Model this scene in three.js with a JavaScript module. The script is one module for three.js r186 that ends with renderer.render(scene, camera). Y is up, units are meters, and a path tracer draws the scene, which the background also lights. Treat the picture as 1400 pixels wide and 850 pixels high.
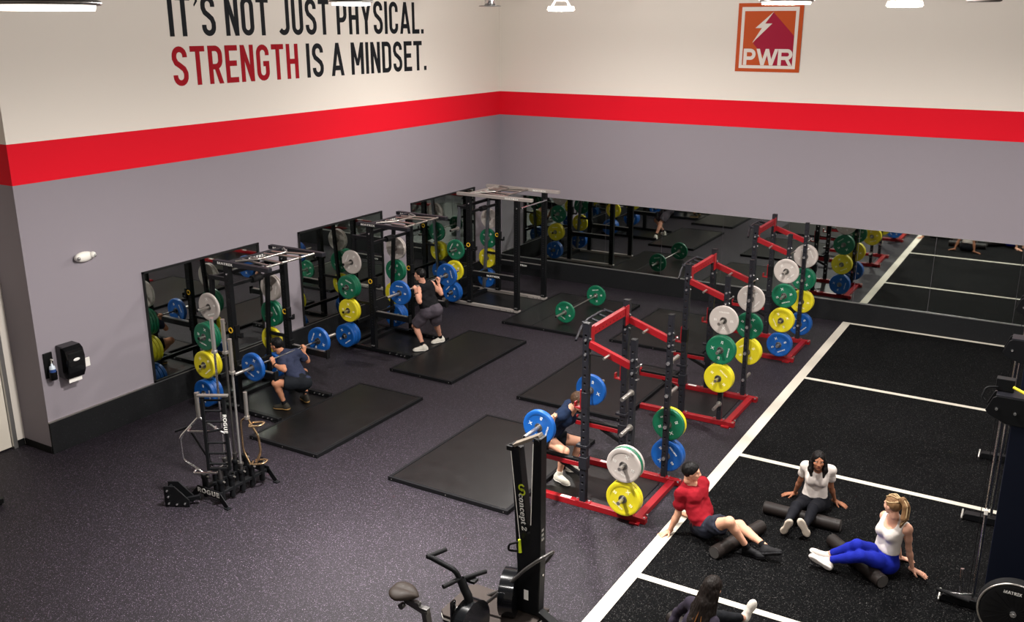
import * as THREE from 'three';
import { RoundedBoxGeometry } from 'three/addons/geometries/RoundedBoxGeometry.js';
import { TextGeometry } from 'three/addons/geometries/TextGeometry.js';
import { FontLoader } from 'three/addons/loaders/FontLoader.js';
import { mergeGeometries, mergeVertices } from 'three/addons/utils/BufferGeometryUtils.js';
import { ImprovedNoise } from 'three/addons/math/ImprovedNoise.js';

// ---------------------------------------------------------------- camera, light, exposure
const V = (x, y, z) => new THREE.Vector3(x, y, z);
const scene = new THREE.Scene();
scene.background = new THREE.Color(0x000000);
const renderer = new THREE.WebGLRenderer({ antialias: true });
renderer.toneMapping = THREE.LinearToneMapping;
renderer.toneMappingExposure = 1.36;
renderer.shadowMap.enabled = true;
const camera = new THREE.PerspectiveCamera(36.28, 1400 / 850, 0.05, 80);
camera.position.set(11.6565, 5.7, 19.0665);
{
  const m = new THREE.Matrix4().makeBasis(V(0.85968597, 0, -0.5108229), V(-0.14705155, 0.95766893, -0.24747942), V(0.48919922, 0.28787188, 0.82329454));
  camera.quaternion.setFromRotationMatrix(m);
}
scene.add(camera);
// high-bay pendants: [x, z, style, height, candela of the wide downward lobe, candela of the lens to all sides, candela of the narrow reflector beam]
const LAMP_COLOR = 0xfffaf5;
const LAMPS = [
  [5.5, 11.7, 'disc', 5.9, 125, 36, 440], [3.88, 4.38, 'prismatic', 5.95, 66, 28, 0], [9.16, 9.97, 'disc', 5.9, 72, 26, 70], [9.4, 5.16, 'prismatic', 5.95, 72, 26, 0],
  [7.5, 16.25, 'disc', 5.78, 46, 0, 0], [14.3, 10.0, 'disc', 5.92, 76, 0, 0], [14.3, 5.0, 'prismatic', 5.95, 80, 0, 0], [13.2, 16.2, 'disc', 5.92, 60, 0, 0],
];

// ---------------------------------------------------------------- bookkeeping helpers
const names = new Map();
function numbered(n) { const k = names.get(n) ?? 0; names.set(n, k + 1); return k ? n + '_' + String(k).padStart(3, '0') : n; }
function tag(o, label, category, group) { o.userData.label = label; o.userData.category = category; if (group) o.userData.group = group; return o; }
function thing(name, label, category, pos = [0, 0, 0], turn = 0, group) {
  const o = new THREE.Group(); o.name = numbered(name); o.position.set(...pos); o.rotation.y = turn; scene.add(o);
  return tag(o, label, category, group);
}
function plain(g) {
  g = g.index ? g.toNonIndexed() : g;
  for (const k of Object.keys(g.attributes)) if (!['position', 'normal', 'uv'].includes(k)) g.deleteAttribute(k);
  if (!g.attributes.uv) g.setAttribute('uv', new THREE.BufferAttribute(new Float32Array(g.attributes.position.count * 2), 2));
  return g;
}
function merge(list) { list = list.flat(9); return list.length === 1 ? list[0] : mergeGeometries(list.map(plain)); }
function obj(name, geos, mat, parent, label) {
  const m = new THREE.Mesh(merge(Array.isArray(geos) ? geos : [geos]), mat);
  m.castShadow = m.receiveShadow = true;
  m.name = parent && parent !== scene ? name : numbered(name);
  if (label) m.userData.label = label;
  (parent || scene).add(m); return m;
}
function struct(name, parent) { const o = new THREE.Group(); o.name = name; (parent || scene).add(o); o.userData.kind = 'structure'; return o; }
let rs = 12345; const rnd = () => { rs = (rs * 1664525 + 1013904223) >>> 0; return rs / 4294967296; };

// ---------------------------------------------------------------- geometry helpers
const box = (cx, cy, cz, w, h, d) => new THREE.BoxGeometry(w, h, d).translate(cx, cy, cz);
const rbox = (cx, cy, cz, w, h, d, r = 0.006, s = 1) => new RoundedBoxGeometry(w, h, d, s, Math.min(r, w / 2.1, h / 2.1, d / 2.1)).translate(cx, cy, cz);
const span = (x0, x1, y0, y1, z0, z1, r = 0) => r ? rbox((x0 + x1) / 2, (y0 + y1) / 2, (z0 + z1) / 2, x1 - x0, y1 - y0, z1 - z0, r) : box((x0 + x1) / 2, (y0 + y1) / 2, (z0 + z1) / 2, x1 - x0, y1 - y0, z1 - z0);
function orient(g, a, b) { // g runs along +y, centred
  const d = b.clone().sub(a), q = new THREE.Quaternion().setFromUnitVectors(V(0, 1, 0), d.clone().normalize());
  return g.applyQuaternion(q).translate((a.x + b.x) / 2, (a.y + b.y) / 2, (a.z + b.z) / 2);
}
const P3 = (p) => p.isVector3 ? p : V(...p);
const rod = (a, b, r, seg = 12, r2 = r) => { a = P3(a); b = P3(b); return orient(new THREE.CylinderGeometry(r2, r, a.distanceTo(b), seg), a, b); };
function beam(a, b, w, h, r = 0.005) { // rectangular bar between two points, h kept vertical
  a = P3(a); b = P3(b); const d = b.clone().sub(a), L = d.length(); d.normalize();
  const up = Math.abs(d.y) > 0.99 ? V(0, 0, 1) : V(0, 1, 0), s = V().crossVectors(up, d).normalize(), u = V().crossVectors(d, s);
  const g = new RoundedBoxGeometry(w, h, L, 1, Math.min(r, w / 2.1, h / 2.1));
  return g.applyMatrix4(new THREE.Matrix4().makeBasis(s, u, d)).translate((a.x + b.x) / 2, (a.y + b.y) / 2, (a.z + b.z) / 2);
}
const pipe = (pts, r, seg = 24, rad = 8, tension = 0.5) => new THREE.TubeGeometry(new THREE.CatmullRomCurve3(pts.map(P3), false, 'catmullrom', tension), seg, r, rad, false);
const bent = (pts, r, rad = 8) => { // tube with straight runs and short bends
  const cp = new THREE.CurvePath(), p = pts.map(P3); let last = p[0];
  for (let i = 1; i < p.length - 1; i++) {
    const d0 = p[i].clone().sub(p[i - 1]), d1 = p[i + 1].clone().sub(p[i]), k = Math.min(0.05, d0.length() * 0.4, d1.length() * 0.4);
    const a = p[i].clone().addScaledVector(d0.normalize(), -k), b = p[i].clone().addScaledVector(d1.normalize(), k);
    cp.add(new THREE.LineCurve3(last, a)); cp.add(new THREE.QuadraticBezierCurve3(a, p[i].clone(), b)); last = b;
  }
  cp.add(new THREE.LineCurve3(last, p[p.length - 1]));
  return new THREE.TubeGeometry(cp, pts.length * 8, r, rad, false);
};
const lathe = (pts, seg = 40) => new THREE.LatheGeometry(pts.map((p) => new THREE.Vector2(p[0], p[1])), seg);
const ball = (c, r, sx = 1, sy = 1, sz = 1, seg = 16) => new THREE.SphereGeometry(r, seg, Math.max(8, seg * 0.7 | 0)).scale(sx, sy, sz).translate(...(c.isVector3 ? [c.x, c.y, c.z] : c));
const shapeOf = (pts) => { const s = new THREE.Shape(); pts.forEach((p, i) => i ? s.lineTo(p[0], p[1]) : s.moveTo(p[0], p[1])); s.closePath(); return s; };
const extr = (shape, depth, bevel = 0) => new THREE.ExtrudeGeometry(shape, { depth, bevelEnabled: bevel > 0, bevelSize: bevel, bevelThickness: bevel, bevelSegments: 1, curveSegments: 12 });
const font = await new FontLoader().loadAsync('fonts/droid/droid_sans_bold.typeface.json');
const serif = await new FontLoader().loadAsync('fonts/droid/droid_serif_bold.typeface.json');
function text(str, size, depth = 0.002, f = font, stretch = 1) { // centred on the origin, facing +z
  const g = new TextGeometry(str, { font: f, size, depth, curveSegments: 3, bevelEnabled: false });
  g.computeBoundingBox(); const b = g.boundingBox;
  return g.translate(-(b.min.x + b.max.x) / 2, -(b.min.y + b.max.y) / 2, 0).scale(stretch, 1, 1);
}

// ---------------------------------------------------------------- materials
const noise = new ImprovedNoise();
function dataTex(n, fn, repeat, srgb = true) {
  const d = new Uint8Array(n * n * 4);
  for (let y = 0; y < n; y++) for (let x = 0; x < n; x++) { const c = fn(x, y, n), i = (y * n + x) * 4; d[i] = c[0]; d[i + 1] = c[1]; d[i + 2] = c[2]; d[i + 3] = 255; }
  const t = new THREE.DataTexture(d, n, n); t.wrapS = t.wrapT = THREE.RepeatWrapping; t.magFilter = THREE.LinearFilter; t.minFilter = THREE.LinearMipmapLinearFilter; t.generateMipmaps = true;
  if (srgb) t.colorSpace = THREE.SRGBColorSpace; t.repeat.set(repeat, repeat); t.needsUpdate = true; return t;
}
const cl = (v) => Math.max(0, Math.min(255, v | 0));
// rubber crumb floor: near-black with pale lilac flecks of a few millimetres
function flecks(n, base, amp, count, tones, size) {
  const buf = new Float32Array(n * n * 3);
  for (let i = 0; i < n * n; i++) { const v = (rnd() - 0.5) * amp; for (let k = 0; k < 3; k++) buf[i * 3 + k] = base[k] + v; }
  for (let i = 0; i < count; i++) {
    const x = rnd() * n | 0, y = rnd() * n | 0, t = tones[rnd() * tones.length | 0], w = 1 + (rnd() * size | 0), h = 1 + (rnd() * size | 0), a = 0.5 + rnd() * 0.5;
    for (let j = 0; j < h; j++) for (let l = 0; l < w; l++) { const q = ((y + j) % n * n + (x + l) % n) * 3; for (let k = 0; k < 3; k++) buf[q + k] = buf[q + k] * (1 - a) + t[k] * a; }
  }
  return (x, y) => { const q = (y * n + x) * 3; return [cl(buf[q]), cl(buf[q + 1]), cl(buf[q + 2])]; };
}
const floorTex = dataTex(1024, flecks(1024, [19, 16, 20], 18, 62000, [[94, 81, 99], [74, 63, 80], [128, 115, 132], [50, 42, 55], [12, 10, 13]], 2.5), 1 / 2.5);
const floorBump = dataTex(512, () => { const v = rnd() * 255; return [v, v, v]; }, 1 / 1.3, false);
const turfTex = dataTex(1024, flecks(1024, [6, 6, 7], 12, 42000, [[62, 62, 61], [112, 110, 107], [5, 5, 6], [36, 36, 37]], 2.4), 1 / 2.7);
const turfBump = dataTex(512, () => { const v = rnd() * 255; return [v, v, v]; }, 1 / 1.1, false);
const baseTex = dataTex(512, flecks(512, [17, 18, 20], 12, 1500, [[70, 70, 74], [50, 50, 54]], 1.6), 1 / 1.9);
const smooth = (s, o) => (x, y, n) => { // tiling value noise
  const q = (a, b) => noise.noise(a * s / n, b * s / n, o);
  const u = x / n, v = y / n, w = (1 - u) * (1 - v) * q(x, y) + u * (1 - v) * q(x - n, y) + (1 - u) * v * q(x, y - n) + u * v * q(x - n, y - n); return w;
};
const padTex = dataTex(512, (() => { const f = smooth(9, 3.1), g = smooth(40, 7.7); return (x, y, n) => { const v = 14 + f(x, y, n) * 7 + g(x, y, n) * 5 + (rnd() - 0.5) * 6; return [cl(v), cl(v), cl(v + 0.5)]; }; })(), 1 / 1.7);
const wallBump = dataTex(512, (() => { const f = smooth(60, 1.3); return (x, y, n) => { const v = 128 + f(x, y, n) * 70 + (rnd() - 0.5) * 30; return [cl(v), cl(v), cl(v)]; }; })(), 1 / 0.8, false);
const S = (color, roughness = 0.6, metalness = 0, o = {}) => new THREE.MeshStandardMaterial({ color, roughness, metalness, ...o });
const Q = (roughness, specularIntensity, o) => new THREE.MeshPhysicalMaterial({ color: 0xffffff, roughness, specularIntensity, ...o });
const K = (color, roughness, specularIntensity = 0.35) => new THREE.MeshPhysicalMaterial({ color, roughness, specularIntensity });
const M = {
  floor: Q(0.6, 0.45, { map: floorTex, bumpMap: floorBump, bumpScale: 0.0012 }),
  turf: Q(0.9, 0.12, { map: turfTex, bumpMap: turfBump, bumpScale: 0.006 }),
  turfLine: S(0xc9c2b4, 0.9, 0, { bumpMap: turfBump, bumpScale: 0.004 }),
  baseboard: Q(0.75, 0.4, { map: baseTex }),
  pad: Q(0.36, 0.6, { map: padTex, bumpMap: floorBump, bumpScale: 0.0005 }),
  padEdge: K(0x101012, 0.6, 0.25),
  wallWhite: S(0xe0d8ce, 0.85, 0, { bumpMap: wallBump, bumpScale: 0.0006 }),
  wallRed: Q(0.8, 0.3, { color: 0xd41024, bumpMap: wallBump, bumpScale: 0.0006 }),
  wallGrey: S(0x857e85, 0.85, 0, { bumpMap: wallBump, bumpScale: 0.0006 }),
  ceiling: S(0x6d6a68, 0.95),
  mirror: S(0xc4cbc6, 0.02, 1), blackFrame: S(0x0b0c0d, 0.45),
  alu: S(0xb9b8b6, 0.35, 0.9), chrome: S(0xd8d8d8, 0.18, 1), steel: S(0xb2aea8, 0.3, 0.9), darkSteel: S(0x5c5a59, 0.36, 0.9),
  rackBlack: K(0x0c0d0f, 0.45, 0.4), rackGrey: K(0x1b1b20, 0.42, 0.5), beamSilver: S(0x97908b, 0.45, 0.25), postGrey: S(0x55575c, 0.4, 0.5),
  red: S(0x7e0912, 0.38, 0.0), bolt: S(0xd5d5d5, 0.25, 0.9), whiteText: S(0xcfcdc8, 0.6), sticker: S(0xe4e2dd, 0.5),
  yellowTag: S(0xd8a91c, 0.5), black: K(0x0c0c0d, 0.5, 0.4), rubberBlack: K(0x111112, 0.75, 0.3), seatBrown: K(0x231b16, 0.6, 0.35),
  letterBlack: K(0x14171b, 0.7, 0.3), letterRed: K(0x9c0d1c, 0.7, 0.25),
  plateBlue: S(0x094a90, 0.42), plateYellow: S(0xcabc1c, 0.45), plateGreen: S(0x075c40, 0.42), plateGrey: S(0xaaa19b, 0.5),
  roller: K(0x1e1917, 0.5, 0.4), whitePlastic: S(0xe6e2da, 0.4), paper: S(0xe9e6e0, 0.8), smoked: S(0x0d0e10, 0.12),
  lens: S(0xffffff, 0.3, 0, { emissive: 0xfff1e0, emissiveIntensity: 2.2 }),
};
M.hub = S(0x7a7775, 0.35, 0.85);
function uvm(g) { // uv in metres, by the way each face looks
  g = plain(g); const p = g.attributes.position, n = g.attributes.normal, u = g.attributes.uv;
  for (let i = 0; i < p.count; i++) {
    const ax = Math.abs(n.getX(i)), ay = Math.abs(n.getY(i)), az = Math.abs(n.getZ(i));
    if (ay >= ax && ay >= az) u.setXY(i, p.getX(i), p.getZ(i)); else if (ax >= az) u.setXY(i, p.getZ(i), p.getY(i)); else u.setXY(i, p.getX(i), p.getY(i));
  }
  return g;
}
// ---------------------------------------------------------------- the room
const ZW = 11.95, XR = 20, ZF = 26, YC = 8.6;
const floor = struct('floor');
obj('rubber_floor', uvm(span(-2, 8.16, -0.1, 0, -0.3, ZF)), M.floor, floor);
obj('rubber_floor', uvm(span(14.6, XR + 0.3, -0.1, 0, -0.3, ZF)), M.floor, floor);
obj('turf', uvm(span(8.16, 14.6, -0.1, 0.006, -0.3, ZF)), M.turf, floor);
const LINES = [0.075, 3.62, 7.11, 10.62, 14.15, 17.7];
obj('turf_line', uvm(span(8.08, 8.235, -0.05, 0.009, 0.03, ZF - 0.5)), M.turfLine, floor, 'long white side line of the turf');
for (const z of LINES) obj('turf_line', uvm(span(8.235, 14.5, -0.05, 0.009, z - 0.045, z + 0.045)), M.turfLine, floor);
const ceiling = struct('ceiling'); obj('ceiling_deck', span(-2, XR + 0.3, YC, YC + 0.2, -0.3, ZF + 0.3), M.ceiling, ceiling);

function bandedWall(name, x0, x1, z0, z1) {
  const w = struct(name);
  obj('grey_paint', uvm(span(x0, x1, -0.05, 3.735, z0, z1)), M.wallGrey, w);
  obj('red_stripe', uvm(span(x0, x1, 3.735, 4.26, z0, z1)), M.wallRed, w, 'broad red painted stripe');
  obj('white_paint', uvm(span(x0, x1, 4.26, YC, z0, z1)), M.wallWhite, w);
  return w;
}
bandedWall('wall_left', -0.62, 0, -0.3, ZW);
bandedWall('wall_back', -0.62, XR, -0.3, 0);
const wd = struct('wall_entrance');
obj('white_paint', uvm(span(-0.92, -0.62, 0, YC, ZW - 0.02, 12.12)), M.wallWhite, wd);
obj('white_paint', uvm(span(-0.92, -0.62, 2.25, YC, 12.12, 13.4)), M.wallWhite, wd);
obj('white_paint', uvm(span(-0.92, -0.62, 0, YC, 13.4, ZF)), M.wallWhite, wd);
const wr = struct('wall_right'); obj('grey_paint', uvm(span(XR, XR + 0.3, 0, YC, -0.3, ZF + 0.3)), M.wallWhite, wr);
const wf = struct('wall_front'); obj('grey_paint', uvm(span(-0.92, XR + 0.3, 0, YC, ZF, ZF + 0.3)), M.wallWhite, wf);
const bl = struct('baseboard_left');
obj('rubber_board', uvm(span(0.001, 0.03, 0, 0.455, 0.03, ZW + 0.004)), M.baseboard, bl);
obj('metal_edge', span(0.001, 0.034, 0.455, 0.468, 0.03, ZW + 0.004), M.steel, bl);
const bb = struct('baseboard_back');
obj('rubber_board', uvm(span(0.03, XR, 0, 0.42, 0.001, 0.03)), M.baseboard, bb);
obj('metal_edge', span(0.03, 12.5, 0.42, 0.436, 0.001, 0.036), M.alu, bb);
const be = struct('baseboard_entrance');
obj('rubber_board', span(-0.6, 0.0, 0, 0.1, ZW + 0.001, ZW + 0.014), M.rubberBlack, be);
obj('rubber_board', span(-0.619, -0.606, 0, 0.1, ZW + 0.015, 12.06), M.rubberBlack, be);
const door = struct('door_1');
obj('door_frame', [span(-0.66, -0.6, 0, 2.3, 12.07, 12.13, 0.004), span(-0.66, -0.6, 0, 2.3, 13.33, 13.4, 0.004), span(-0.66, -0.6, 2.22, 2.3, 12.131, 13.33, 0.004)], M.alu, door);
obj('door_leaf', span(-0.7, -0.65, 0.02, 2.22, 12.135, 13.33, 0.004), S(0xd8d0c2, 0.5), door);
const pull = obj('door_handle', [span(-0.648, -0.642, 1.1, 1.9, 12.17, 12.27, 0.002), rod([-0.6, 1.2, 12.22], [-0.6, 1.8, 12.22], 0.014), rod([-0.645, 1.25, 12.22], [-0.6, 1.25, 12.22], 0.01), rod([-0.645, 1.75, 12.22], [-0.6, 1.75, 12.22], 0.01)], M.steel, door);
obj('push_sign', text('PULL', 0.03, 0.001).rotateY(Math.PI / 2).translate(-0.641, 1.16, 12.22), M.black, pull);

// ---------------------------------------------------------------- mirrors
function wallMirror(z0, z1, label) {
  const t = thing('wall_mirror', label, 'mirror', [0, 0, (z0 + z1) / 2], 0), h = (z1 - z0) / 2, y0 = 0.47, y1 = 2.21;
  obj('mirror_glass', span(0.004, 0.012, y0 + 0.01, y1 - 0.01, -h + 0.01, h - 0.01), M.mirror, t);
  obj('frame', [span(0.002, 0.03, y0, y0 + 0.025, -h, h), span(0.002, 0.03, y1 - 0.03, y1, -h, h), span(0.002, 0.03, y0, y1, -h, -h + 0.03), span(0.002, 0.03, y0, y1, h - 0.03, h)], M.blackFrame, t);
}
wallMirror(7.83, 10.18, 'black framed mirror on the left wall nearest the door');
wallMirror(4.5, 6.87, 'black framed mirror on the left wall, the middle one of three');
wallMirror(1.13, 3.54, 'black framed mirror on the left wall nearest the room corner');
const joints = [0.05, 1.4, 2.78, 4.13, 5.48, 6.85, 8.22, 9.6, 11.06, 12.5];
const mirrorWords = ['in the room corner behind the full cage rack', 'second from the room corner, beside the full cage rack', 'third from the room corner', 'reflecting the barbell with green plates', 'fifth from the room corner', 'behind the farthest red rack, left part', 'where the turf side line ends', 'above the turf, left of the last two', 'above the turf, last but one', 'at the right edge of the photograph'];
for (let i = 0; i < joints.length - 1; i++) {
  const t = thing('mirror_panel', 'frameless back wall mirror panel ' + mirrorWords[i], 'mirror', [(joints[i] + joints[i + 1]) / 2, 0, 0], 0, 'mirror panels along the back wall'), h = (joints[i + 1] - joints[i]) / 2 - 0.0025;
  obj('mirror_glass', span(-h, h, 0.44, 1.912, 0.004, 0.011), M.mirror, t);
  obj('edge_trim', span(-h, h, 1.912, 1.92, 0.002, 0.014), M.alu, t);
}

// ---------------------------------------------------------------- lettering on the left wall
function ribbon(pts, w, closed = false) {
  const n = pts.length, L = [], R = [];
  for (let i = 0; i < n; i++) {
    const p = pts[i], a = closed ? pts[(i - 1 + n) % n] : pts[Math.max(0, i - 1)], b = closed ? pts[(i + 1) % n] : pts[Math.min(n - 1, i + 1)];
    const nrm = (q, r) => { const dx = r[0] - q[0], dy = r[1] - q[1], l = Math.hypot(dx, dy); return l < 1e-9 ? null : [-dy / l, dx / l]; };
    const n0 = nrm(a, p) || nrm(p, b), n1 = nrm(p, b) || n0, mx = n0[0] + n1[0], my = n0[1] + n1[1], ml = Math.hypot(mx, my), c = (mx * n0[0] + my * n0[1]) / ml;
    const s = w / 2 / Math.max(0.4, c) / ml;
    L.push([p[0] + mx * s, p[1] + my * s]); R.push([p[0] - mx * s, p[1] - my * s]);
  }
  if (closed) { const s = shapeOf(R); s.holes.push(shapeOf(L)); return s; }
  return shapeOf([...L, ...R.reverse()]);
}
function arc(cx, cy, r, a0, a1, n = 10, ry = r) { const o = []; for (let i = 0; i <= n; i++) { const a = (a0 + (a1 - a0) * i / n) * Math.PI / 180; o.push([cx + r * Math.cos(a), cy + ry * Math.sin(a)]); } return o; }
function glyph(ch, w, h, t) { // shapes of one condensed capital in a w by h cell
  const k = t / 2, r = (w - t) / 2, c = w / 2, top = h - k - r, bot = k + r;
  const loop = [...arc(c, top, r, 0, 180), ...arc(c, bot, r, 180, 360)];
  const st = (...p) => ribbon(p, t), para = (...p) => shapeOf(p);
  switch (ch) {
    case 'I': return [st([k, 0], [k, h])];
    case "'": return [para([0, h], [t, h], [t, h - t * 1.1], [t * 0.2, h - t * 2], [t * 0.1, h - t * 1.7], [t * 0.55, h - t])];
    case '.': return [para([0, 0], [t, 0], [t, t], [0, t])];
    case 'T': return [st([0, h - k], [w, h - k]), st([c, 0], [c, h])];
    case 'L': return [st([k, 0], [k, h]), st([0, k], [w, k])];
    case 'H': return [st([k, 0], [k, h]), st([w - k, 0], [w - k, h]), st([0, h * 0.5], [w, h * 0.5])];
    case 'E': return [st([k, 0], [k, h]), st([0, k], [w, k]), st([0, h - k], [w, h - k]), st([0, h * 0.52], [w * 0.9, h * 0.52])];
    case 'N': return [st([k, 0], [k, h]), st([w - k, 0], [w - k, h]), para([0, h], [t, h], [w, 0], [w - t, 0])];
    case 'M': return [st([k, 0], [k, h]), st([w - k, 0], [w - k, h]), para([0, h], [t, h], [c + k * 0.8, h * 0.28], [c - k * 0.8, h * 0.28]), para([w - t, h], [w, h], [c + k * 0.8, h * 0.28], [c - k * 0.8, h * 0.28])];
    case 'A': return [para([0, 0], [t, 0], [c + k, h], [c - k, h]), para([w - t, 0], [w, 0], [c + k, h], [c - k, h]), st([w * 0.2, h * 0.24], [w * 0.8, h * 0.24])];
    case 'Y': return [st([c, 0], [c, h * 0.45]), para([0, h], [t, h], [c + k, h * 0.4], [c - k, h * 0.4]), para([w - t, h], [w, h], [c + k, h * 0.4], [c - k, h * 0.4])];
    case 'W': return [para([0, h], [t, h], [w * 0.3 + k, 0], [w * 0.3 - k, 0]), para([c - k, h], [c + k, h], [w * 0.3 + k, 0], [w * 0.3 - k, 0]), para([c - k, h], [c + k, h], [w * 0.7 + k, 0], [w * 0.7 - k, 0]), para([w - t, h], [w, h], [w * 0.7 + k, 0], [w * 0.7 - k, 0])];
    case 'O': return [ribbon(loop, t, true)];
    case 'D': { const q = r * 0.9; return [ribbon([[k, k], [w - k - q, k], ...arc(w - k - q, k + q, q, -90, 0), ...arc(w - k - q, h - k - q, q, 0, 90), [k, h - k]], t, true)]; }
    case 'U': return [ribbon([[k, h], ...arc(c, bot, r, 180, 360), [w - k, h]], t)];
    case 'J': return [ribbon([[w - k, h], ...arc(c, bot, r, 0, -150)], t)];
    case 'C': return [ribbon([[w - k, h * 0.68], ...arc(c, top, r, 0, 180), ...arc(c, bot, r, 180, 360), [w - k, h * 0.32]], t)];
    case 'G': return [ribbon([[w - k, h * 0.7], ...arc(c, top, r, 0, 180), ...arc(c, bot, r, 180, 360), [w - k, h * 0.47], [w * 0.52, h * 0.47]], t)];
    case 'S': return [ribbon([[w - k, h * 0.72], ...arc(c, top, r, 0, 180), [k, h * 0.69], [k + r * 0.3, h * 0.585], [c, h * 0.51], [w - k - r * 0.3, h * 0.425], [w - k, h * 0.32], ...arc(c, bot, r, 0, -180), [k, h * 0.28]], t)];
    case 'P': case 'R': {
      const m = ch === 'P' ? h * 0.42 : h * 0.45, q = Math.min(r, (h - k - m) / 2);
      const o = [st([k, 0], [k, h]), ribbon([[0, m], [w - k - q, m], ...arc(w - k - q, m + q, q, -90, 0), ...arc(w - k - q, h - k - q, q, 0, 90), [0, h - k]], t)];
      if (ch === 'R') o.push(para([w - t * 1.05, 0], [w, 0], [w * 0.62, m + k], [w * 0.62 - t, m + k])); return o;
    }
  }
}
const glyphGeo = (ch, w, h, t, depth) => merge(glyph(ch, w, h, t).map((s, i) => extr(s, depth + i * 0.0012))); // strokes stand at slightly different depths
const WIDE = { I: 0.08, "'": 0.08, '.': 0.085, M: 0.34, A: 0.33, T: 0.27, Y: 0.31, L: 0.235, E: 0.245, W: 0.4 };
const sign = thing('wall_lettering', 'large black and red slogan letters in two lines on the white left wall', 'lettering', [0, 5.0, 6.0]);
function slogan(str, zl, zr, y, h) {
  let total = 0; const gap = 0.062, space = 0.2, adv = [...str].map((ch) => ch === ' ' ? space : (WIDE[ch] ?? 0.27));
  [...str].forEach((ch, i) => { total += adv[i] + (i < str.length - 1 && ch !== ' ' && str[i + 1] !== ' ' ? gap : 0); });
  const f = (zl - zr) / total; let u = 0;
  [...str].forEach((ch, i) => {
    if (ch !== ' ') {
      const g = glyphGeo(ch, adv[i] * f, h, 0.083, 0.003);
      const red = str.startsWith('STRENGTH') && i < 8;
      obj('letter', g.rotateY(Math.PI / 2).translate(0.0015, y - 5.0, zl - u * f - 6.0), red ? M.letterRed : M.letterBlack, sign, red ? 'red letter' : undefined);
    }
    u += adv[i] + (i < str.length - 1 && ch !== ' ' && str[i + 1] !== ' ' ? gap : 0);
  });
}
slogan("IT'S NOT JUST PHYSICAL.", 9.22, 2.92, 5.548, 0.59);
slogan('STRENGTH IS A MINDSET.', 9.23, 2.85, 4.838, 0.57);

// ---------------------------------------------------------------- square sign on the back wall
{
  const t = thing('wall_sign', 'square orange and magenta sign with a lightning bolt on the white back wall', 'sign', [5.51, 4.83, 0]);
  const w = 1.265, h = 1.29, P = (l) => shapeOf(l.map(([u, v]) => [u * w, (1 - v) * h]));
  const orange = K(0xb84a18, 0.55, 0.3), white = K(0xdcd3ca, 0.6, 0.3), mag = K(0x9a0c30, 0.55, 0.3);
  obj('sign_board', box(w / 2, h / 2, 0.011, w, h, 0.02), orange, t);
  const fr = P([[0.058, 0.056], [0.938, 0.056], [0.938, 0.95], [0.058, 0.95]]); fr.holes.push(P([[0.105, 0.115], [0.105, 0.905], [0.89, 0.905], [0.89, 0.115]]));
  obj('white_border', extr(fr, 0.003).translate(0, 0, 0.021), white, t);
  obj('magenta_panel', extr(P([[0.545, 0.13], [0.89, 0.475], [0.89, 0.905], [0.57, 0.905], [0.265, 0.585]]), 0.002).translate(0, 0, 0.021), mag, t);
  obj('lightning_bolt', extr(P([[0.555, 0.125], [0.43, 0.295], [0.54, 0.295], [0.25, 0.575], [0.385, 0.36], [0.285, 0.36]]), 0.004).translate(0, 0, 0.021), white, t);
  let x = 0.125; for (const [ch, ww] of [['P', 0.19], ['W', 0.34], ['R', 0.22]]) { obj('letter', glyphGeo(ch, ww * w, 0.24 * h, 0.066, 0.004).translate(x * w, 0.098 * h, 0.021), white, t); x += ww + (ch === 'P' ? 0.01 : 0.0); }
}

// ---------------------------------------------------------------- fittings on the left wall
{
  const t = thing('emergency_light', 'white oval emergency light high on the grey left wall', 'light', [0, 2.64, 11.1]);
  obj('housing', ball([0.03, 0, 0], 0.1, 0.55, 0.72, 1.5, 20), M.whitePlastic, t);
  for (const s of [-1, 1]) { const l = obj('lamp_head', ball([0.07, 0.012, s * 0.115], 0.045, 1, 1, 1), M.whitePlastic, t); obj('lamp_lens', ball([0.098, 0.006, s * 0.125], 0.026, 1, 1, 1), M.alu, l); }
}
{
  const t = thing('towel_dispenser', 'black paper towel dispenser on the grey wall beside the pump bottle', 'dispenser', [0, 1.26, 11.56]);
  const prof = shapeOf([[0, -0.2], [0.17, -0.2], [0.21, -0.12], [0.225, 0.08], [0.2, 0.19], [0.15, 0.23], [0, 0.235]]);
  obj('housing', extr(prof, 0.25, 0.012).translate(0.012, 0, -0.125), M.smoked, t);
  obj('front_cover', rbox(0.235, 0.06, 0, 0.02, 0.2, 0.22, 0.01), M.black, t);
  obj('logo_plate', ball([0.246, 0.06, 0], 0.07, 0.08, 0.35, 0.75), M.sticker, t, 'pale oval plate');
  obj('paper_sheet', box(0.16, -0.235, 0, 0.003, 0.09, 0.2), M.paper, t);
}
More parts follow.
